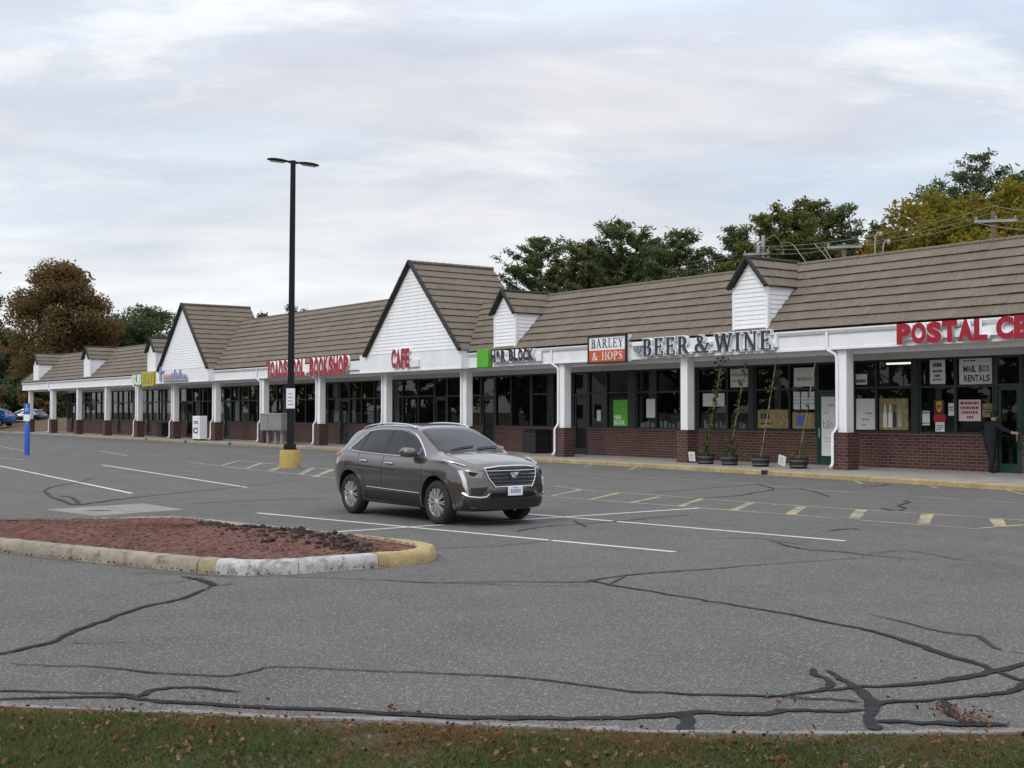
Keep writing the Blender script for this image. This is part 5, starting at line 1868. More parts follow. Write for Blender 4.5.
def broadleaf(px, D, ytop, Rw, seed, label, mat, base=.12, lumps=46, per=230, leaf=(.06, .13), kind='broadleaf_tree', group='broadleaf trees beyond the shops', shape=.5, loose=.40, cone=0.0, z0=0):
    """trunk, limbs and a crown of leaf clumps with gaps between them"""
    H = CAM_H + (412 - ytop) / F_PX * D - z0
    root = tree_root(kind, px, D, label, group)
    root.location.z = z0
    rg = np.random.default_rng(seed)
    m = MB()
    th = H * .80
    wob = np.cumsum(rg.normal(0, .10, (7, 2)), 0) * H / 15
    tr = [(wob[i, 0], wob[i, 1], th * i / 6) for i in range(7)]
    m.tube(tr, [.026 * H * (1 - i / 6) ** .8 + .03 for i in range(7)], 8)
    P, U, V = [], [], []
    zb = H * base
    for k in range(lumps):
        rel = (k + rg.uniform(0, 1)) / lumps
        z = zb + (H - zb) * (rel ** .85) * .97
        rel = (z - zb) / (H - zb)
        prof = (math.sin(math.pi * min(1, rel * .86 + .12)) ** shape) * (1 - cone * rel)
        an = rg.uniform(0, 6.28)
        rr = Rw * prof * math.sqrt(rg.uniform(.10, 1.0))
        c_ = np.array([rr * math.cos(an), rr * math.sin(an), z])
        lr = Rw * rg.uniform(.16, .34) * (.55 + .45 * prof)
        i = min(6, max(1, int(z * .72 / th * 6)))
        if rg.random() < .75:
            o = np.array(tr[i]); md = (o + c_) / 2 + np.array([0, 0, .06 * H * rg.uniform(-.3, 1)])
            m.tube([o, md, c_], [.008 * H * (1 - rel * .5), .005 * H, .015], 5, caps=False)
        n = int(1.9 * per * rg.uniform(.6, 1.35) * (lr / (Rw * .25)) ** 1.6) + 30
        d = rg.normal(0, 1, (n, 3)); d /= np.linalg.norm(d, axis=1)[:, None]
        rad = lr * (rg.uniform(0, 1, n) ** loose)
        off = d * rad[:, None] * np.array([1.1, 1.1, .8])
        P.append(c_ + off + rg.normal(0, .12, (n, 3)))
        a, b = _orient(rg, n, 1.0)
        sz = rg.uniform(leaf[0], leaf[1], n)[:, None]
        U.append(a * sz); V.append(b * sz * .62)
    m.build('trunk', M['bark'], root, fix=False)
    quads_mesh('crown', np.concatenate(P), np.concatenate(U), np.concatenate(V), M[mat], root)
    return root
# pines behind the right half of the shops
pine(541, 100, 237, 4.3, 1, 'spreading blue green pine, leftmost of the trees over the shop roof', ragged=.28)
pine(580, 98, 244, 2.9, 2, 'small olive pine between the spreading pine and the tall dark one', 'fol_pine_olive', dens=1.1)
pine(622, 96, 222, 4.2, 3, 'tall dark pine over the BARLEY & HOPS sign', tops=2, dens=1.25)
pine(600, 106, 256, 4.0, 31, 'low dark pine in the shade between the tall pines')
pine(683, 90, 231, 3.7, 4, 'rounded pine rising left of the wires and the grey pole', dens=1.15)
pine(655, 104, 262, 4.4, 41, 'low pine filling the gap left of the rounded one')
pine(738, 86, 226, 3.2, 5, 'dark pine directly behind the grey utility pole', dens=1.3)
pine(782, 82, 202, 3.8, 6, 'tall olive pine just right of the grey utility pole', 'fol_pine_olive', tops=2, dens=1.45)
pine(815, 86, 201, 3.6, 7, 'broad tall pine over the nearest dormer', 'fol_pine_olive', dens=1.4)
pine(848, 84, 203, 2.7, 8, 'thin grey green pine with sky showing through', 'fol_pine', dens=.55, ragged=.5)
pine(760, 96, 250, 5.0, 9, 'low spreading pine behind the tangle of wires')
pine(980, 84, 154, 3.9, 10, 'tallest dark pine standing above the yellow autumn trees', 'fol_green', zmin=.35, dens=.8, ragged=.45)
pine(932, 90, 187, 4.2, 11, 'ragged dark pine on the left shoulder of the autumn trees', 'fol_green', dens=.75, ragged=.45)
pine(1030, 82, 172, 3.6, 12, 'dark pine cut off by the right edge of the picture', 'fol_green', dens=1.0)
# autumn trees at the right
broadleaf(890, 80, 224, 2.8, 21, 'orange brown autumn tree left of the yellow ones', 'fol_orange', lumps=30, per=230)
broadleaf(938, 76, 195, 5.2, 22, 'broad olive yellow autumn tree behind the crossarm', 'fol_autumn', lumps=60, per=240, cone=.15)
broadleaf(985, 74, 187, 5.0, 23, 'yellow green autumn tree behind the wooden pole', 'fol_autumn', lumps=60, per=250)
broadleaf(1050, 76, 200, 5.0, 24, 'olive autumn tree running out of the right edge', 'fol_autumn', lumps=45, per=230)
broadleaf(868, 92, 214, 3.2, 25, 'dark small tree with reddish tips right of the thin pine', 'fol_green', lumps=26, per=200)
# far left
broadleaf(62, 150, 262, 7.6, 33, 'big dark red maple towering over the far end of the shops', 'fol_red', base=.08, lumps=125, per=330, leaf=(.08, .17), shape=.75, cone=.22, loose=.5)
broadleaf(146, 158, 308, 6.0, 34, 'dark green round tree behind the far gable', 'fol_green', lumps=60, per=230, leaf=(.08, .17))
broadleaf(118, 165, 318, 4.8, 35, 'dark green tree tucked between maple and far gable', 'fol_green', lumps=40, per=220, leaf=(.08, .17))
broadleaf(186, 150, 326, 5.0, 40, 'dark green treetop hidden mostly by the far gable', 'fol_green', lumps=40, per=220, leaf=(.08, .17))
broadleaf(298, 132, 304, 3.2, 36, 'bare topped small tree just clearing the bookshop roof', 'fol_green', lumps=24, per=150, leaf=(.06, .13))
broadleaf(262, 134, 308, 2.6, 39, 'thin treetop beside the far gable roof', 'fol_green', lumps=14, per=110, leaf=(.06, .13))
broadleaf(-30, 120, 270, 3.4, 37, 'reddish tree at the left edge under the lamp head', 'fol_red', lumps=40, per=220, base=.08)
broadleaf(-4, 160, 330, 6.0, 38, 'dark green tree at the left edge behind the blue car', 'fol_green', lumps=60, per=230, leaf=(.08, .17), base=.06)
broadleaf(34, 165, 345, 7.0, 42, 'low dark tree filling under the red maple', 'fol_green', lumps=60, per=240, leaf=(.08, .17), base=.04)
broadleaf(92, 150, 350, 6.0, 43, 'low russet tree behind the last dormer', 'fol_red', lumps=50, per=240, leaf=(.08, .17), base=.04)
def shrub(px, D, ytop, Rw, seed, label, mat):
    return broadleaf(px, D, ytop, Rw, seed, label, mat, base=.02, lumps=26, per=190, leaf=(.07, .16), kind='shrub', group='shrubs on the leafy bank', z0=1.0)
shrub(8, 138, 388, 2.6, 51, 'dark shrub on the bank at the left edge behind the blue car', 'fol_green')
shrub(40, 134, 384, 2.2, 52, 'russet shrub seen through the first porch bay', 'fol_red')
shrub(60, 136, 378, 2.6, 53, 'dark shrub seen through the second porch bay', 'fol_green')
shrub(22, 142, 376, 2.6, 54, 'tall dark shrub left of the blue sign post', 'fol_green')
# unseen trees added to darken the shop glass, and the house mirrored in it
protos = []
for k in range(3):
    protos.append(broadleaf(-9000, 60, 412 - 12.0 * F_PX / 60, 5.2, 70 + k, 'leafy street tree across the road, mirrored in the shop glass', ['fol_green', 'fol_autumn', 'fol_green'][k],
                            lumps=34, per=75, leaf=(.14, .30), kind='street_tree', group='street trees mirrored in the shop windows', base=.04))
rs = random.Random(9)
for k in range(20):
    t_ = protos[k] if k < 3 else copy_tree(protos[k % 3])
    t_.location = L2W(-22 - 10.5 * k + rs.uniform(-2, 2), -66 + rs.uniform(-6, 6), -WALK)
    t_.rotation_euler = (0, 0, rs.uniform(0, 6.28))
    q = rs.uniform(.85, 1.25)
    t_.scale = (q, q, q)
h = empty('white_house', L2W(-84, -54, -WALK), BANG + R(176), label='white gabled house across the road, mirrored in the shop glass', cat='house')
m = MB(); m.box(-5, 5, 0, 8, 0, 4.2); m.prism([(-5, 4.2), (5, 4.2), (0, 7.6)], 0.0, 8, 'y'); m.build('wall', M['white_siding'], h)
m = MB()
for sg in (-1, 1): m.hexa([(sg * 5.4, -.4, 3.95), (0, -.4, 7.62), (0, 8.4, 7.62), (sg * 5.4, 8.4, 3.95), (sg * 5.4, -.4, 4.15), (0, -.4, 7.82), (0, 8.4, 7.82), (sg * 5.4, 8.4, 4.15)])
m.build('roof', M['roof_shake'], h)
for wx, wz in ((-3, 1.2), (0, 1.2), (3, 1.2), (0, 4.6)):
    m = MB(); m.box(wx - .55, wx + .55, -.05, -.01, wz, wz + 1.5); m.build('window', M['black_plastic'], h)

# ------------------------------------------------------------------ utility poles and wires
def utility_pole(px, D, ytop, label, mat, arm=None, pot=False):
    H = CAM_H + (412 - ytop) / F_PX * D
    b = empty('utility_pole', (px_at(px, D), D, 0), label=label, cat='utility pole', group='utility poles behind the shops')
    m = MB(); m.tube([(0, 0, 0), (0, 0, H)], [.18, .13], 12); m.build('pole', M[mat], b, smooth=True)
    if arm:
        a0, a1, zz_ = arm
        ca = math.cos(R(-14)); sa = math.sin(R(-14))
        m = MB()
        p0, p1 = Vector((a0 * ca, a0 * sa - .16, zz_)), Vector((a1 * ca, a1 * sa - .16, zz_))
        n_ = Vector((-sa, ca, 0)) * .055
        m.hexa([p0 - n_ - Vector((0, 0, .07)), p1 - n_ - Vector((0, 0, .07)), p1 + n_ - Vector((0, 0, .07)), p0 + n_ - Vector((0, 0, .07)),
                p0 - n_ + Vector((0, 0, .07)), p1 - n_ + Vector((0, 0, .07)), p1 + n_ + Vector((0, 0, .07)), p0 + n_ + Vector((0, 0, .07))])
        m.build('crossarm', M['pole_grey'], b)
        for t_ in (.04, .5, .96):
            q = p0.lerp(p1, t_)
            m = MB(); m.lathe([(0, .0), (.035, 0), (.06, .04), (.035, .08), (.06, .11), (.03, .16), (0, .17)], 10, 'z', (q.x, q.y, q.z + .07)); m.build('insulator', M['pole_grey'], b, smooth=True)
    if pot:
        for dx, zz_ in ((-.34, H - 1.3), (.34, H - 1.5)):
            m = MB(); m.lathe([(0, 0), (.14, 0), (.16, .05), (.16, .52), (.13, .60), (.04, .62), (.04, .74), (0, .74)], 14, 'z', (dx, -.1, zz_)); m.build('transformer', M['pole_grey'], b, smooth=True)
    return b, H
p1, H1 = utility_pole(764, 80, 235, 'grey utility pole with transformers behind the nearest dormer', 'pole_grey', (-1.3, 1.3, 12.1), True)
p2, H2 = utility_pole(995, 62, 211, 'brown utility pole with a pale crossarm at the right', 'pole_wood', (-.95, 1.05, 11.45))
p3, H3 = utility_pole(845, 71, 243, 'short brown pole with a long pale crossarm between the others', 'pole_wood', (-1.0, .95, 11.35))
p4, H4 = utility_pole(470, 128, 303, 'far utility pole hidden by the tall gable, holding the wire ends', 'pole_grey', (-1.2, 1.2, 12.6))
def wp(px, y, D): return Vector((px_at(px, D), D, CAM_H + (412 - y) / F_PX * D))
def sag(a, b, s_, n=14):
    return [a.lerp(b, i / n) + Vector((0, 0, -s_ * 4 * (i / n) * (1 - i / n))) for i in range(n + 1)]
def wire(paths, label, r=.02):
    o = MB()
    for p in paths: o.tube(p, r, 5)
    ob = o.build('power_line', M['wire'], fix=False)
    return tag(ob, label, 'cable', 'overhead wires behind the shops')
D1, D2, D3, D4 = 80, 62, 71, 128
wire([sag(wp(995, 205, D2), wp(764, 246, D1), .5), sag(wp(764, 246, D1), wp(480, 298, D4), .3)], 'uppermost overhead wire sweeping from the brown pole down to the left', .017)
wire([sag(wp(995, 212, D2), wp(764, 249, D1), .55), sag(wp(764, 249, D1), wp(480, 302, D4), .35)], 'second overhead wire just under the uppermost one', .015)
wire([sag(wp(978, 222, D2), wp(846, 246, D3), .2), sag(wp(846, 246, D3), wp(764, 253, D1), .2), sag(wp(764, 254, D1), wp(480, 306, D4), .4)], 'lower overhead wire tied to both crossarms', .015)
wire([sag(wp(1015, 219, D2), wp(1110, 214, 50), .3), sag(wp(995, 205, D2), wp(1110, 203, 50), .3), sag(wp(978, 222, D2), wp(1110, 222, 50), .35)], 'bundle of overhead wires leaving the brown pole to the right', .015)
def loop(pts, label):
    wire([catmull(pts, 6)], label, .022)
loop([wp(766, 240, 79), wp(774, 235, 79), wp(781, 241, 79), wp(784, 249, 79)], 'short looped cable on top of the grey pole')
loop([wp(781, 243, 79), wp(792, 243, 77), wp(801, 254, 75), wp(809, 266, 72), wp(812, 275, 68)], 'thick cable curving from the grey pole down to the roof ridge')
loop([wp(815, 243, 76), wp(823, 252, 74), wp(831, 262, 72), wp(834, 270, 68)], 'cable dropping to the roof left of the crossarm pole')
loop([wp(825, 247, 72), wp(829, 254, 70), wp(834, 262, 68), wp(836, 270, 66)], 'cable hanging from the left tip of the long crossarm')
loop([wp(742, 256, 82), wp(744, 246, 82), wp(752, 240, 81), wp(763, 243, 80)], 'looped cable on the left side of the grey pole')
for pxa, y0, lb in [(876, 232, 'tall curved conduit rising behind the ridge'), (884, 240, 'shorter straight conduit beside the curved one')]:
    D = 60
    b = empty('service_conduit', (px_at(pxa, D), D, 0), label=lb, cat='conduit')
    h = CAM_H + (412 - y0) / F_PX * D
    m = MB(); m.tube([(0, 0, 0), (0, 0, h - .4), (.03, 0, h - .15), (.14, 0, h), (.28, 0, h - .02)], .033, 8); m.build('pipe', M['pole_grey'], b, smooth=True)
    m = MB(); m.lathe([(0, 0), (.08, 0), (.10, .12), (.05, .2), (0, .2)], 10, 'z', (.28, 0, h - .16)); m.build('weatherhead', M['pole_grey'], b)
# ------------------------------------------------------------------ cars (x forward, y left, z up; z=0 at the road)
def pchip(xs, ys, x):
    if x <= xs[0]: return ys[0]
    if x >= xs[-1]: return ys[-1]
    n = len(xs)
    d = [(ys[i + 1] - ys[i]) / (xs[i + 1] - xs[i]) for i in range(n - 1)]
    def sl(i):
        if i == 0: return d[0]
        if i == n - 1: return d[-1]
        if d[i - 1] * d[i] <= 0: return 0.0
        return 2 * d[i - 1] * d[i] / (d[i - 1] + d[i])
    for i in range(n - 1):
        if x <= xs[i + 1]:
            h = xs[i + 1] - xs[i]; t_ = (x - xs[i]) / h
            m0, m1 = sl(i) * h, sl(i + 1) * h
            return (2 * t_ ** 3 - 3 * t_ ** 2 + 1) * ys[i] + (t_ ** 3 - 2 * t_ ** 2 + t_) * m0 + (-2 * t_ ** 3 + 3 * t_ ** 2) * ys[i + 1] + (t_ ** 3 - t_ ** 2) * m1
def smooth01(t_):
    t_ = max(0, min(1, t_)); return t_ * t_ * (3 - 2 * t_)
XF, XB = 2.41, -2.40           # nose and tail
AXF, AXR, TRK, WR = 1.41, -1.45, 0.80, 0.372
# upper outline (centre line), shoulder line, half widths
TOPX = [-2.40, -2.32, -2.14, -1.88, -1.65, -1.2, -.5, 0.0, .42, .75, 1.10, 1.28, 1.60, 2.0, 2.22, 2.34, 2.41]
TOPZ = [1.0, 1.13, 1.30, 1.52, 1.592, 1.658, 1.688, 1.682, 1.63, 1.50, 1.31, 1.225, 1.185, 1.14, 1.10, 1.06, .98]
BELX = [-2.40, -2.2, -1.6, -.8, 0.0, .8, 1.2, 1.6, 2.0, 2.3, 2.41]
BELZ = [.98, 1.13, 1.155, 1.125, 1.105, 1.09, 1.085, 1.075, 1.035, .98, .90]
RWX = [-2.40, -2.1, -1.6, -.6, .4, .8, 1.2, 1.45, 2.0, 2.41]     # half width of the top edge
RWZ = [.74, .60, .615, .625, .60, .66, .745, .76, .73, .68]
HWX = [-2.40, -2.3, -2.05, -1.5, -.6, .4, 1.2, 1.7, 2.1, 2.30, 2.41]
HWZ = [.80, .855, .915, .948, .945, .945, .948, .945, .915, .87, .82]
BOTX = [-2.40, -2.1, -1.6, 1.7, 2.15, 2.41]
BOTZ = [.42, .30, .235, .225, .235, .28]
def section(x):
    zt, zb = pchip(TOPX, TOPZ, x), pchip(BOTX, BOTZ, x)
    zl = min(pchip(BELX, BELZ, x), zt - .03)
    rw, hw = pchip(RWX, RWZ, x), pchip(HWX, HWZ, x)
    cab = smooth01((zt - zl - .05) / .35)          # 1 where there is a cabin
    crown = .028 + .020 * (1 - cab)
    rw = rw if cab > 0 else rw
    bw = hw - .035 - .035 * cab                   # half width at the shoulder
    P = [(0, zb), (hw * .45, zb), (hw - .13, zb + .005), (hw - .06, zb + .045), (hw - .045, zb + .13), (hw - .034, zb + .24),
         (hw - .012, zb + (zl - zb) * .50), (hw + .008, zb + (zl - zb) * .70), (hw - .018, zl - .13), (hw - .042, zl - .06), (bw - .012, zl - .006)]
    tw = rw
    ze = zt - crown
    ins = bw - .012
    P += [(ins, zl + .012 * cab + .004)]
    for k in (.25, .5, .75):
        P.append((ins + (tw - ins) * (k ** 1.12), zl + (ze - .05 * cab - zl) * k))
    P += [(tw + .004, ze - .05 * cab - .002), (tw - .03, ze - .014 * cab), (tw - .10, ze + .004), (tw * .62, zt - crown * .38), (tw * .3, zt - crown * .09), (0, zt)]
    return P
def warp(x, y, z):
    """plan curvature of nose and tail and the rake of their faces"""
    if x > 1.6:
        k = smooth01((x - 1.6) / .75)
        yy = min(1.0, abs(y) / .9)
        x -= k * (.30 * yy ** 3.2 + .03 * yy * yy)
        hz_ = (z - .62)
        x -= k * (.34 * max(0, hz_) ** 1.5 + .16 * max(0, -hz_ - .08) )
    if x < -1.7:
        k = smooth01((-1.7 - x) / .65)
        yy = min(1.0, abs(y) / .9)
        x += k * (.20 * yy ** 3 + .0)
        x += k * (.10 * max(0, .55 - z))
    return (x, y, z)
def car_shell():
    xs = []
    x = XB
    while x < XF - 1e-6:
        xs.append(x)
        x += .035 if (x < -1.9 or x > 1.9) else .06
    xs.append(XF)
    rows = []
    for x in xs:
        P = section(x)
        S = []
        for i in range(len(P) - 1):          # refine
            for t_ in (0, .5):
                S.append((P[i][0] + (P[i + 1][0] - P[i][0]) * t_, P[i][1] + (P[i + 1][1] - P[i][1]) * t_))
        S.append(P[-1])
        # soften corners
        for _ in range(2):
            S = [S[0]] + [((S[i - 1][0] + 2 * S[i][0] + S[i + 1][0]) / 4, (S[i - 1][1] + 2 * S[i][1] + S[i + 1][1]) / 4) for i in range(1, len(S) - 1)] + [S[-1]]
        row = [(-a, b) for a, b in S] + [(a, b) for a, b in S[-2:0:-1]]     # closed loop: right side (-y) up, left side down
        rows.append([warp(x, a, b) for a, b in row])
    K = len(rows[0]); n = len(rows)
    bm = bmesh.new()
    vs_ = [[bm.verts.new(p) for p in r] for r in rows]
    for i in range(n - 1):
        for k in range(K):
            k2 = (k + 1) % K
            bm.faces.new((vs_[i][k], vs_[i][k2], vs_[i + 1][k2], vs_[i + 1][k]))
    # end faces: pair the two halves across
    half = K // 2
    fs = []
    for r in (vs_[0], vs_[-1]):
        for k in range(half):
            vv = []
            for q in (r[k], r[k + 1], r[(K - k - 1) % K], r[(K - k) % K]):
                if q not in vv: vv.append(q)
            if len(vv) >= 3:
                fs.append(bm.faces.new(vv))
    # curve the end faces: split each across the width
    es_ = list({e for f in fs for e in f.edges if abs(e.verts[0].co.y + e.verts[1].co.y) < 1e-4 and abs(e.verts[0].co.y) > .05})
    res = bmesh.ops.subdivide_edges(bm, edges=es_, cuts=13, use_grid_fill=True)
    for g in res['geom_inner']:
        if isinstance(g, bmesh.types.BMVert):
            g.co.x = warp(XF if g.co.x > 0 else XB, g.co.y, g.co.z)[0]
    bmesh.ops.remove_doubles(bm, verts=bm.verts, dist=1e-5)
    bmesh.ops.recalc_face_normals(bm, faces=bm.faces)
    return bm
class Shell:
    def __init__(s):
        s.bm = car_shell()
        s.tree = BVHTree.FromBMesh(s.bm)
    def hit(s, o, d):
        r = s.tree.ray_cast(Vector(o), Vector(d))
        return (r[0], r[1]) if r[0] is not None else (None, None)
    def side(s, x, z, sg=-1):
        return s.hit((x, sg * 3, z), (0, -sg, 0))
    def front(s, y, z): return s.hit((5, y, z), (-1, 0, 0))
    def back(s, y, z): return s.hit((-5, y, z), (1, 0, 0))
    def top(s, x, y): return s.hit((x, y, 4), (0, 0, -1))
SH = Shell()
def patch(fn, poly, off, mat, parent, name, step=.05, thick=.006, smooth=True):
    """a panel cut to a 2D outline and laid on the shell"""
    bm = bmesh.new()
    f = bm.faces.new([bm.verts.new((a, b, 0)) for a, b in poly])
    mn = [min(p[i] for p in poly) for i in (0, 1)]; mx = [max(p[i] for p in poly) for i in (0, 1)]
    for ax in (0, 1):
        q = mn[ax] + step
        while q < mx[ax]:
            no = (1, 0, 0) if ax == 0 else (0, 1, 0)
            co = (q, 0, 0) if ax == 0 else (0, q, 0)
            bmesh.ops.bisect_plane(bm, geom=bm.verts[:] + bm.edges[:] + bm.faces[:], plane_co=co, plane_no=no)
            q += step
    bad = []
    for v in bm.verts:
        p, n_ = fn(v.co.x, v.co.y)
        if p is None: bad.append(v); continue
        v.co = p + n_ * off
    bmesh.ops.delete(bm, geom=bad, context='VERTS')
    bmesh.ops.recalc_face_normals(bm, faces=bm.faces)
    # face outwards
    if bm.faces:
        c_ = sum((f.calc_center_median() for f in bm.faces), Vector()) / len(bm.faces)
        nsum = sum((f.normal for f in bm.faces), Vector())
        if nsum.dot(c_ - Vector((0, 0, .8))) < 0:
            bmesh.ops.reverse_faces(bm, faces=bm.faces)
    ext = bmesh.ops.extrude_face_region(bm, geom=bm.faces[:])
    for g in ext['geom']:
        if isinstance(g, bmesh.types.BMVert): g.co = g.co
    vs_ = [g for g in ext['geom'] if isinstance(g, bmesh.types.BMVert)]
    bm.normal_update()
    for v in vs_:
        pass
    # the copy stays outside, the first layer sinks
    outer = set(vs_)
    for v in bm.verts:
        if v not in outer:
            p, n_ = None, None
    bmesh.ops.recalc_face_normals(bm, faces=bm.faces)
    me = bpy.data.meshes.new(name)
    # sink inner layer along its vertex normal
    inner = [v for v in bm.verts if v not in outer]
    for v in inner:
        d = Vector((0, 0, 0))
        loc, nn, _, _ = SH.tree.find_nearest(v.co)
        if loc is not None: v.co = v.co - nn * (off + thick)
    bm.to_mesh(me); bm.free()
    me.materials.append(mat)
    if smooth:
        for p in me.polygons: p.use_smooth = True
        me.set_sharp_from_angle(angle=R(35))
    o = bpy.data.objects.new(name, me)
    COL.objects.link(o); o.parent = parent
    return o
def on_path(fn, pts, off, n=None):
    out = []
    for a, b in pts:
        p, nn = fn(a, b)
        if p is not None: out.append(p + nn * off)
    return out
def dense(pts, step=.05):
    return [(q.x, q.y) for q in resample([(a, b, 0) for a, b in pts], step)]

def wheel(parent, x, y, sg, spokes=10, rim_mat='alloy'):
    """sg -1: right side, wheel face towards -y"""
    wh = empty('wheel', (x, y, WR)); wh.parent = parent
    hw = .118
    m = MB()
    m.lathe([(.235, -hw + .02), (.262, -hw + .002), (.30, -hw - .004), (.335, -hw + .004), (.356, -hw + .022), (.371, -hw + .05), (.372, 0), (.371, hw - .05), (.356, hw - .022), (.335, hw - .004), (.262, hw - .002), (.235, hw - .02)], 44, 'y')
    m.build('tyre', M['rubber'], wh, smooth=True)
    m = MB()
    f = sg
    m.lathe([(.256, f * (hw - .004)), (.260, f * (hw - .012)), (.244, f * (hw - .02)), (.222, f * .05), (.215, -f * .06)], 44, 'y')
    m.lathe([(.0, f * .045), (.20, f * .035), (.215, f * .02)], 30, 'y', mi=1)
    # spokes in pairs
    for k in range(spokes):
        an = 2 * math.pi * k / spokes
        for dl_ in (-.10, .10):
            a0, a1 = an + dl_ * .55, an + dl_ * 1.15
            def pt(r, a, yy): return (r * math.cos(a), f * yy, r * math.sin(a))
            w0, w1 = .15, .06
            m.hexa([pt(.045, a0 - w0, .075), pt(.248, a1 - w1, .082), pt(.248, a1 + w1, .082), pt(.045, a0 + w0, .075),
                    pt(.045, a0 - w0, .100), pt(.248, a1 - w1 * .7, .107), pt(.248, a1 + w1 * .7, .107), pt(.045, a0 + w0, .100)])
    m.lathe([(.0, f * .108), (.038, f * .108), (.052, f * .100), (.055, f * .07)], 20, 'y')
    m.build('rim', [M[rim_mat], M['black_metal']], wh, smooth=True)
    return wh

def suv(name, loc, heading, paint_mat, label, detail=True, group=None):
    car = empty(name, loc, heading, label=label, cat='car', group=group)
    def belt(x): return pchip(BELX, BELZ, x) + .035
    def roofl(x): return pchip(TOPX, TOPZ, x) - .125
    def glass_poly(x0, x1, tl=0, tr=0, n=8):
        lo = [(x0 + (x1 - x0) * i / n, belt(x0 + (x1 - x0) * i / n)) for i in range(n + 1)]
        a, b = x1 + tr, x0 + tl
        return lo + [(a + (b - a) * i / n, roofl(a + (b - a) * i / n)) for i in range(n + 1)]
    rear_g = glass_poly(-1.16, -.36, .09, .04)
    fr_ = [(-.28, belt(-.28)), (.15, belt(.15)), (.72, belt(.72)), (.72, 1.30), (.52, 1.415), (.34, 1.49), (.16, 1.53), (-.05, roofl(-.05)), (-.25, roofl(-.25))]
    ws = [(1.17, -.70), (1.24, -.35), (1.26, 0), (1.24, .35), (1.17, .70), (.80, .645), (.47, .585), (.43, .3), (.425, 0), (.43, -.3), (.47, -.585), (.80, -.645)]
    openings = [('side', rear_g), ('side', fr_), ('top', ws)]
    # body with wheel openings cut out
    me = bpy.data.meshes.new('body')
    SH.bm.to_mesh(me)
    body = bpy.data.objects.new('body', me)
    COL.objects.link(body)
    me.materials.append(paint_mat)
    me.materials.append(M['black_plastic'])
    for p in me.polygons: p.use_smooth = True
    cuts = []
    for ax in (AXF, AXR):
        for sg in (-1, 1):
            m = MB()
            seg = 48
            prof = [(.0, sg * .58), (.442, sg * .58), (.442, sg * 1.2), (.0, sg * 1.2)]
            m.lathe(prof, seg, 'y', (ax, 0, WR + .015))
            c_ = m.build('cutter', M['black_plastic'])
            cuts.append(c_)
            md = body.modifiers.new('cut', 'BOOLEAN'); md.operation = 'DIFFERENCE'; md.object = c_; md.solver = 'EXACT'
    dg = bpy.context.evaluated_depsgraph_get()
    m2 = bpy.data.meshes.new_from_object(body.evaluated_get(dg))
    bpy.data.objects.remove(body)
    for c_ in cuts: bpy.data.objects.remove(c_)
    for p in m2.polygons:
        p.use_smooth = True
        c_ = p.center
        for ax in (AXF, AXR):
            if math.hypot(c_.x - ax, c_.z - WR - .015) < .4415 and abs(c_.y) > .57: p.material_index = 1
        if c_.z < .30 and p.normal.z < -.5: p.material_index = 1
    # open the shell under the panes; what is left of the rim turns black
    def inside(poly, a, b):
        r = False
        for i in range(len(poly)):
            x0, y0 = poly[i - 1]; x1, y1 = poly[i]
            if (y0 > b) != (y1 > b) and a < (x1 - x0) * (b - y0) / (y1 - y0) + x0: r = not r
        return r
    bm = bmesh.new(); bm.from_mesh(m2)
    kill = []
    for f_ in bm.faces:
        c_ = f_.calc_center_median()
        for kind, poly in openings:
            if kind == 'side' and abs(f_.normal.y) > .25 and abs(c_.y) > .45:
                pr_ = lambda q: (q.x, q.z)
            elif kind == 'top' and f_.normal.z > .1 and c_.z > .9:
                pr_ = lambda q: (q.x, q.y)
            else: continue
            if inside(poly, *pr_(c_)):
                if all(inside(poly, *pr_(v_.co)) for v_ in f_.verts): kill.append(f_)
                else: f_.material_index = 1
                break
    bmesh.ops.delete(bm, geom=kill, context='FACES')
    bm.to_mesh(m2); bm.free()
    m2.set_sharp_from_angle(angle=R(32))
    m2.materials.clear(); m2.materials.append(paint_mat); m2.materials.append(M['black_plastic'])
    body = bpy.data.objects.new('body', m2)
    COL.objects.link(body); body.parent = car
    for ax in (AXF, AXR):
        for sg in (-1, 1):
            wheel(car, ax, sg * TRK, sg)
    G, BP, CH = M['car_glass'], M['black_plastic'], M['chrome']
    for sg in (-1, 1):
        S = lambda a, b, sg=sg: SH.side(a, b, sg)
        # side glass: rear quarter, rear door, front door
        patch(S, [(-1.56, belt(-1.56) + .02), (-1.22, belt(-1.22)), (-1.14, roofl(-1.14) - .02), (-1.30, 1.40)], .004, G, car, 'quarter_window')
        patch(S, rear_g, .004, G, car, 'rear_side_window')
        patch(S, fr_, .004, G, car, 'front_side_window')
        patch(S, [(.77, belt(.77)), (1.00, belt(1.0)), (.77, 1.26)], .004, BP, car, 'mirror_base_panel')
        # black pillars between the panes
        patch(S, [(-.355, belt(-.355)), (-.285, belt(-.285)), (-.255, roofl(-.255)), (-.315, roofl(-.315))], .003, BP, car, 'window_pillar')
        patch(S, [(-1.215, belt(-1.215)), (-1.165, belt(-1.165)), (-1.075, roofl(-1.075)), (-1.125, roofl(-1.125))], .003, BP, car, 'window_pillar')
        # bright surround
        arc = dense([(1.04, belt(1.04) - .005), (.80, 1.275), (.60, 1.40), (.40, 1.50), (.18, 1.565), (-.1, roofl(-.1) + .022), (-.6, roofl(-.6) + .022), (-.95, roofl(-.95) + .014), (-1.14, roofl(-1.14) + .0), (-1.32, 1.425), (-1.60, belt(-1.60) + .012)], .04)
        m = MB(); m.tube(on_path(S, arc, .006), .0125, 6); m.build('window_trim', CH, car, smooth=True)
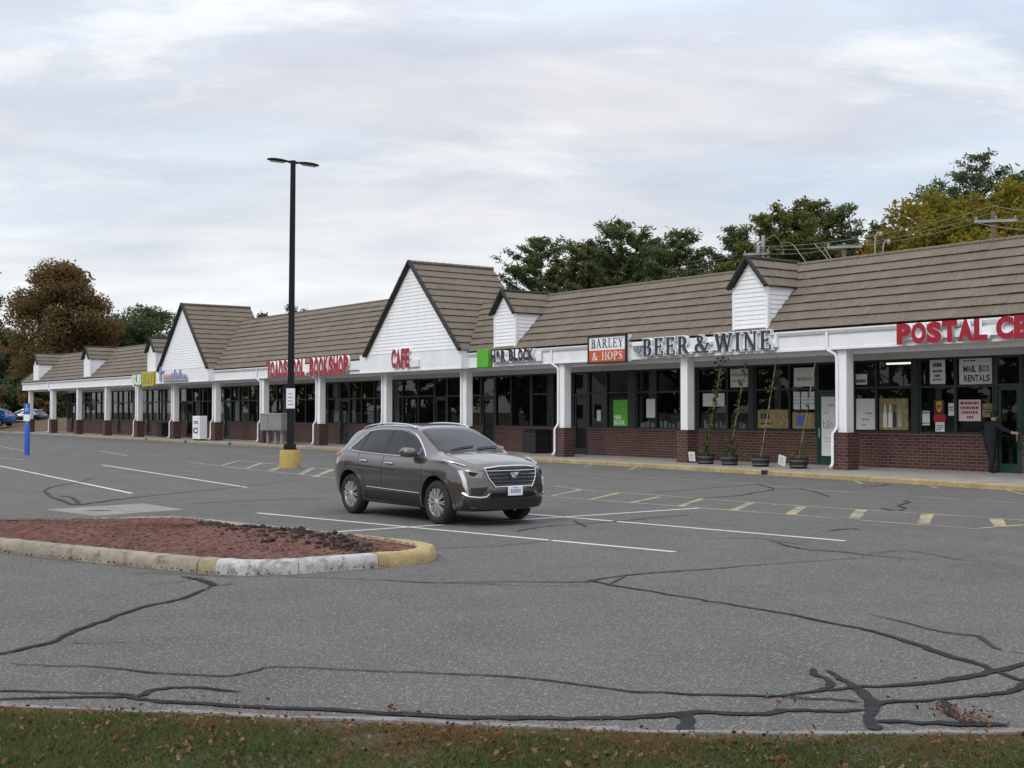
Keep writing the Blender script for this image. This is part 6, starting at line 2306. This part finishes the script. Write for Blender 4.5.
        lo = dense([(-1.60, belt(-1.60) + .012), (-1.4, belt(-1.5) - .015), (-.6, belt(-.6) - .015), (.3, belt(.3) - .015), (1.04, belt(1.04) - .005)], .05)
        m = MB(); m.tube(on_path(S, lo, .005), .009, 6); m.build('window_trim', CH, car, smooth=True)
        # dark cladding round the arches and along the sill
        for ax in (AXF, AXR):
            out, inn_ = [], []
            a0, a1 = (-28, 208)
            for k in range(25):
                a = R(a0 + (a1 - a0) * k / 24)
                out.append((ax + .497 * math.cos(a), WR + .015 + .497 * math.sin(a))); inn_.append((ax + .441 * math.cos(a), WR + .015 + .441 * math.sin(a)))
            patch(S, [q for q in out + inn_[::-1]], .008, BP if False else paint_mat, car, 'wheel_arch', .06, .012)
        patch(S, [(-.99, .27), (.94, .27), (.92, .40), (.90, .48), (-.93, .48), (-.97, .40)], .010, BP, car, 'sill_cladding', .08)
        m = MB(); m.tube(on_path(S, dense([(-.83, .54), (.92, .505)], .06), .008), .007, 6); m.build('sill_trim', CH, car, smooth=True)
        # door seams
        seams = [[(-.32, belt(-.32) - .03), (-.325, .80), (-.33, .47)], [(.98, belt(.98) - .03), (1.0, .85), (.985, .6), (.95, .47)],
                 [(-1.20, belt(-1.20) - .03), (-1.12, .92), (-.97, .74), (-.90, .47)], [(-.90, .472), (.95, .472)]]
        m = MB()
        for q in seams: m.tube(on_path(S, dense(q, .05), .0), .0045, 5)
        m.build('door_seam', M['rubber'], car)
        for hx in (-.95, -.06):
            hz_ = 1.0 if hx < -.5 else .98
            p, nn = S(hx, hz_)
            m = MB()
            q = [S(hx + d, hz_ + .012 * d)[0] + nn * o_ for d, o_ in ((-.115, .008), (-.09, .035), (.0, .042), (.09, .035), (.115, .008))]
            m.tube(q, [.012, .016, .017, .016, .012], 8); m.build('door_handle', CH, car, smooth=True)
        # mirror
        m = MB()
        mx_, mz = .66, 1.185
        p, nn = S(mx_, 1.13)
        by_ = abs(p.y)
        v, f = [], []
        ring_ = [(-.11, 0), (-.105, .05), (-.08, .085), (0, .10), (.08, .09), (.11, .04), (.11, -.03), (.08, -.065), (0, -.07), (-.08, -.065), (-.105, -.03)]
        L_ = [(.015, .55, .035), (.05, .88, .01), (.13, 1.0, 0), (.20, .95, 0), (.235, .72, -.01), (.245, .4, -.015)]
        for k, (oy, sc_, dx) in enumerate(L_):
            for a, b in ring_:
                xx = a * 1.0 * sc_ + dx + (.02 if a > 0 else 0)
                v.append((mx_ - .02 + xx - oy * .12, sg * (by_ + oy), mz + b * sc_))
            if k:
                nR = len(ring_)
                for q in range(nR): f.append(((k - 1) * nR + q, k * nR + q, k * nR + (q + 1) % nR, (k - 1) * nR + (q + 1) % nR))
        nR = len(ring_)
        f += [tuple(range(nR)), tuple((len(L_) - 1) * nR + q for q in range(nR))]
        m.raw(v, f); mir = m.build('mirror', paint_mat, car, smooth='all')
        # roof rail
        pts = []
        for i in range(15):
            x = .30 - 1.80 * i / 14
            p, nn = SH.top(x, sg * .575)
            if p: pts.append(p + Vector((0, 0, .014 + .030 * math.sin(math.pi * min(1, max(0, (i) / 14))) ** .35)))
        m = MB(); m.tube(pts, .017, 8); m.build('roof_rail', CH, car, smooth=True)
        # tail lamp, wrapping the corner
        patch(S, [(-2.33, 1.0), (-2.08, 1.045), (-1.92, 1.10), (-2.06, 1.165), (-2.28, 1.16)], .012, M['tail_red'], car, 'tail_lamp', .04)
        # headlamp: swept back on the wing, then a bright strip down the corner
        patch(S, [(1.66, 1.07), (1.82, 1.035), (1.98, .99), (2.20, .935), (2.16, .86), (2.02, .89), (1.92, .955), (1.78, 1.005)], .008, M['headlamp_clear'], car, 'headlamp', .03)
        Fr = lambda a, b: SH.front(a, b)
        s2 = sg
        patch(Fr, [(s2 * .55, .90), (s2 * .80, .965), (s2 * .83, .93), (s2 * .815, .855), (s2 * .70, .80), (s2 * .60, .81)], .006, M['headlamp_clear'], car, 'headlamp', .03)
        m = MB(); m.tube(on_path(S, dense([(1.60, 1.085), (1.78, 1.055), (1.95, 1.02), (2.06, .995)], .04), .012) , .013, 6); m.build('headlamp_trim', CH, car, smooth=True)
        patch(Fr, [(s2 * .64, .885), (s2 * .78, .92), (s2 * .79, .865), (s2 * .70, .83)], .010, M['black_metal'], car, 'headlamp_bezel', .03)
        patch(Fr, [(s2 * .805, .935), (s2 * .84, .925), (s2 * .835, .68), (s2 * .80, .53), (s2 * .775, .53), (s2 * .805, .70)], .011, M['alloy'], car, 'running_light', .03)
        # lower corner vent with bright lower edge
        patch(Fr, [(s2 * .50, .66), (s2 * .76, .645), (s2 * .74, .53), (s2 * .60, .515)], .006, BP, car, 'corner_vent', .04)
        m = MB(); m.tube(on_path(Fr, dense([(s2 * .83, .56), (s2 * .78, .505), (s2 * .62, .49), (s2 * .53, .50), (s2 * .48, .55)], .03), .010), .014, 6); m.build('vent_trim', CH, car, smooth=True)
    T = lambda a, b: SH.top(a, b)
    # windscreen, rear window, sunroof
    patch(T, ws, .004, M['windscreen_glass'], car, 'windscreen', .06)
    # cabin: floor, dashboard, wheel and seats
    m = MB(); m.box(-1.9, 1.0, -.66, .66, .40, .46); m.build('cabin_floor', BP, car)
    m = MB(); m.prism([(.70, .80), (1.06, .80), (1.10, 1.10), (.98, 1.115), (.74, 1.06)], -.66, .66, 'y'); m.build('dashboard', BP, car, bevel=.02)
    m = MB(); m.tube([(.58 + .06 * math.sin(2 * math.pi * k / 24), .36 + .185 * math.cos(2 * math.pi * k / 24), 1.02 + .175 * math.sin(2 * math.pi * k / 24)) for k in range(25)], .016, 6, caps=False); m.build('steering_wheel', BP, car, smooth=True)
    for sx, sy, wd in ((-.05, -.36, .25), (-.05, .36, .25), (-1.02, 0, .62)):
        m = MB()
        m.prism([(sx - .22, .52), (sx + .32, .58), (sx + .32, .70), (sx - .16, .66)], sy - wd, sy + wd, 'y')
        m.prism([(sx - .28, .60), (sx - .12, .66), (sx - .28, 1.28), (sx - .40, 1.26)], sy - wd * .95, sy + wd * .95, 'y')
        for hy in ((sy,) if wd < .4 else (-.36, .36)):
            m.prism([(sx - .40, 1.31), (sx - .30, 1.31), (sx - .33, 1.49), (sx - .42, 1.48)], hy - .13, hy + .13, 'y')
        m.build('seat', M['seat_grey'], car, bevel=.03)
    patch(T, [(1.30, -.64), (1.335, -.3), (1.345, 0), (1.335, .3), (1.30, .64), (1.19, .62), (1.255, .3), (1.265, 0), (1.255, -.3), (1.19, -.62)], .003, BP, car, 'cowl', .06)
    Bk = lambda a, b: SH.back(a, b)
    patch(Bk, [(-.56, 1.16), (.56, 1.16), (.48, 1.48), (-.48, 1.48)], .004, G, car, 'rear_window', .06)
    patch(T, [(.22, -.42), (.22, .42), (-.95, .42), (-.95, -.42)], .004, M['black_metal'], car, 'sunroof', .1)
    for y0, y1 in ((-.48, .05), (.08, .56)):
        m = MB()
        q = on_path(T, dense([(1.22, y0), (1.17, (y0 + y1) / 2), (1.14, y1)], .06), .022)
        m.tube(q, .010, 5); m.build('wiper', BP, car)
    # bonnet creases and shut line
    m = MB()
    for sg in (-1, 1):
        m.tube(on_path(T, dense([(1.32, sg * .66), (1.7, sg * .70), (2.0, sg * .69), (2.12, sg * .62)], .06), -.001), .005, 5)
    m.build('bonnet_seam', M['rubber'], car)
    Fr = lambda a, b: SH.front(a, b)
    gp_ = [(-.53, .955), (-.27, .985), (0, .99), (.27, .985), (.53, .955), (.48, .79), (.38, .655), (-.38, .655), (-.48, .79)]
    patch(Fr, gp_, .004, BP, car, 'grille', .05)
    m = MB()
    loop_ = dense(gp_ + [gp_[0]], .035)
    m.tube(on_path(Fr, loop_, .012), .016, 8, caps=False); m.build('grille_frame', CH, car, smooth=True)
    for z in (.918, .858, .798, .738, .688):
        hw = pchip([.655, .79, .955], [.37, .47, .515], z)
        m = MB()
        q = on_path(Fr, dense([(-hw, z), (hw, z)], .06), .016)
        v, f = [], []
        for i, p in enumerate(q):
            v += [(p.x + .0, p.y, p.z + .006), (p.x + .010, p.y, p.z - .001), (p.x - .012, p.y, p.z - .006)]
            if i: f += [(3 * i - 3, 3 * i - 2, 3 * i + 1, 3 * i), (3 * i - 2, 3 * i - 1, 3 * i + 2, 3 * i + 1), (3 * i - 1, 3 * i - 3, 3 * i, 3 * i + 2)]
        m.raw(v, f); m.build('grille_bar', CH, car)
    # crest in the middle of the grille
    p, nn = Fr(0, .86)
    em = empty('emblem', (p.x + .02, 0, .86)); em.parent = car; em.rotation_euler = (0, R(12), 0)
    m = MB(); m.prism([(-.09, .045), (.09, .045), (.07, -.01), (.035, -.045), (0, -.055), (-.035, -.045), (-.07, -.01)], 0, .016, 'x'); m.build('crest_edge', CH, em)
    for k, (poly, mt) in enumerate([([(-.078, .037), (-.002, .037), (-.002, 0), (-.066, -.004)], 'alloy'), ([(.002, .037), (.078, .037), (.066, -.004), (.002, 0)], 'sign_white'),
                                    ([(-.064, -.008), (-.002, -.004), (-.002, -.046), (-.034, -.038)], 'sign_white'), ([(.002, -.004), (.064, -.008), (.034, -.038), (.002, -.046)], 'alloy')]):
        m = MB(); m.prism(poly, .0165, .019, 'x'); m.build('crest_field', M[mt], em)
    # lower intake, bumper cladding, skid strip, plate
    patch(Fr, [(-.82, .45), (-.5, .455), (.5, .455), (.82, .45), (.80, .29), (-.80, .29)], .008, BP, car, 'bumper_cladding', .06)
    patch(Fr, [(-.44, .56), (.44, .56), (.47, .47), (-.47, .47)], .009, M['black_metal'], car, 'lower_intake', .06)
    p, nn = Fr(0, .58)
    pl = empty('licence_plate', (p.x + .018, 0.0, .585)); pl.parent = car
    m = MB(); m.box(0, .010, -.155, .155, -.078, .078); m.build('plate', M['sign_white'], pl, bevel=.004)
    m = MB()
    for k in range(6):
        a = -.10 + .036 * k
        m.box(.0102, .0115, a, a + .022, -.035, .03)
    m.box(.0102, .0115, -.06, .06, .05, .062)
    m.build('plate_characters', M['sign_blue'], pl)
    return car
cx_, cy_, th_ = -1.424, 22.70, R(52.5)
suv('parked_car', (cx_, cy_, 0), -th_, M['paint_bronze'], 'bronze grey crossover car parked alone in the open lot')
suv('parked_car', (px_at(-9, 122), 122, .5), R(170), M['paint_blue'], 'bright blue car at the far left beyond the lot', group='cars parked beyond the lot')
suv('parked_car', (px_at(26, 128), 128, .5), R(175), M['paint_dark'], 'dark blue car half hidden beyond the lot at the left', group='cars parked beyond the lot')
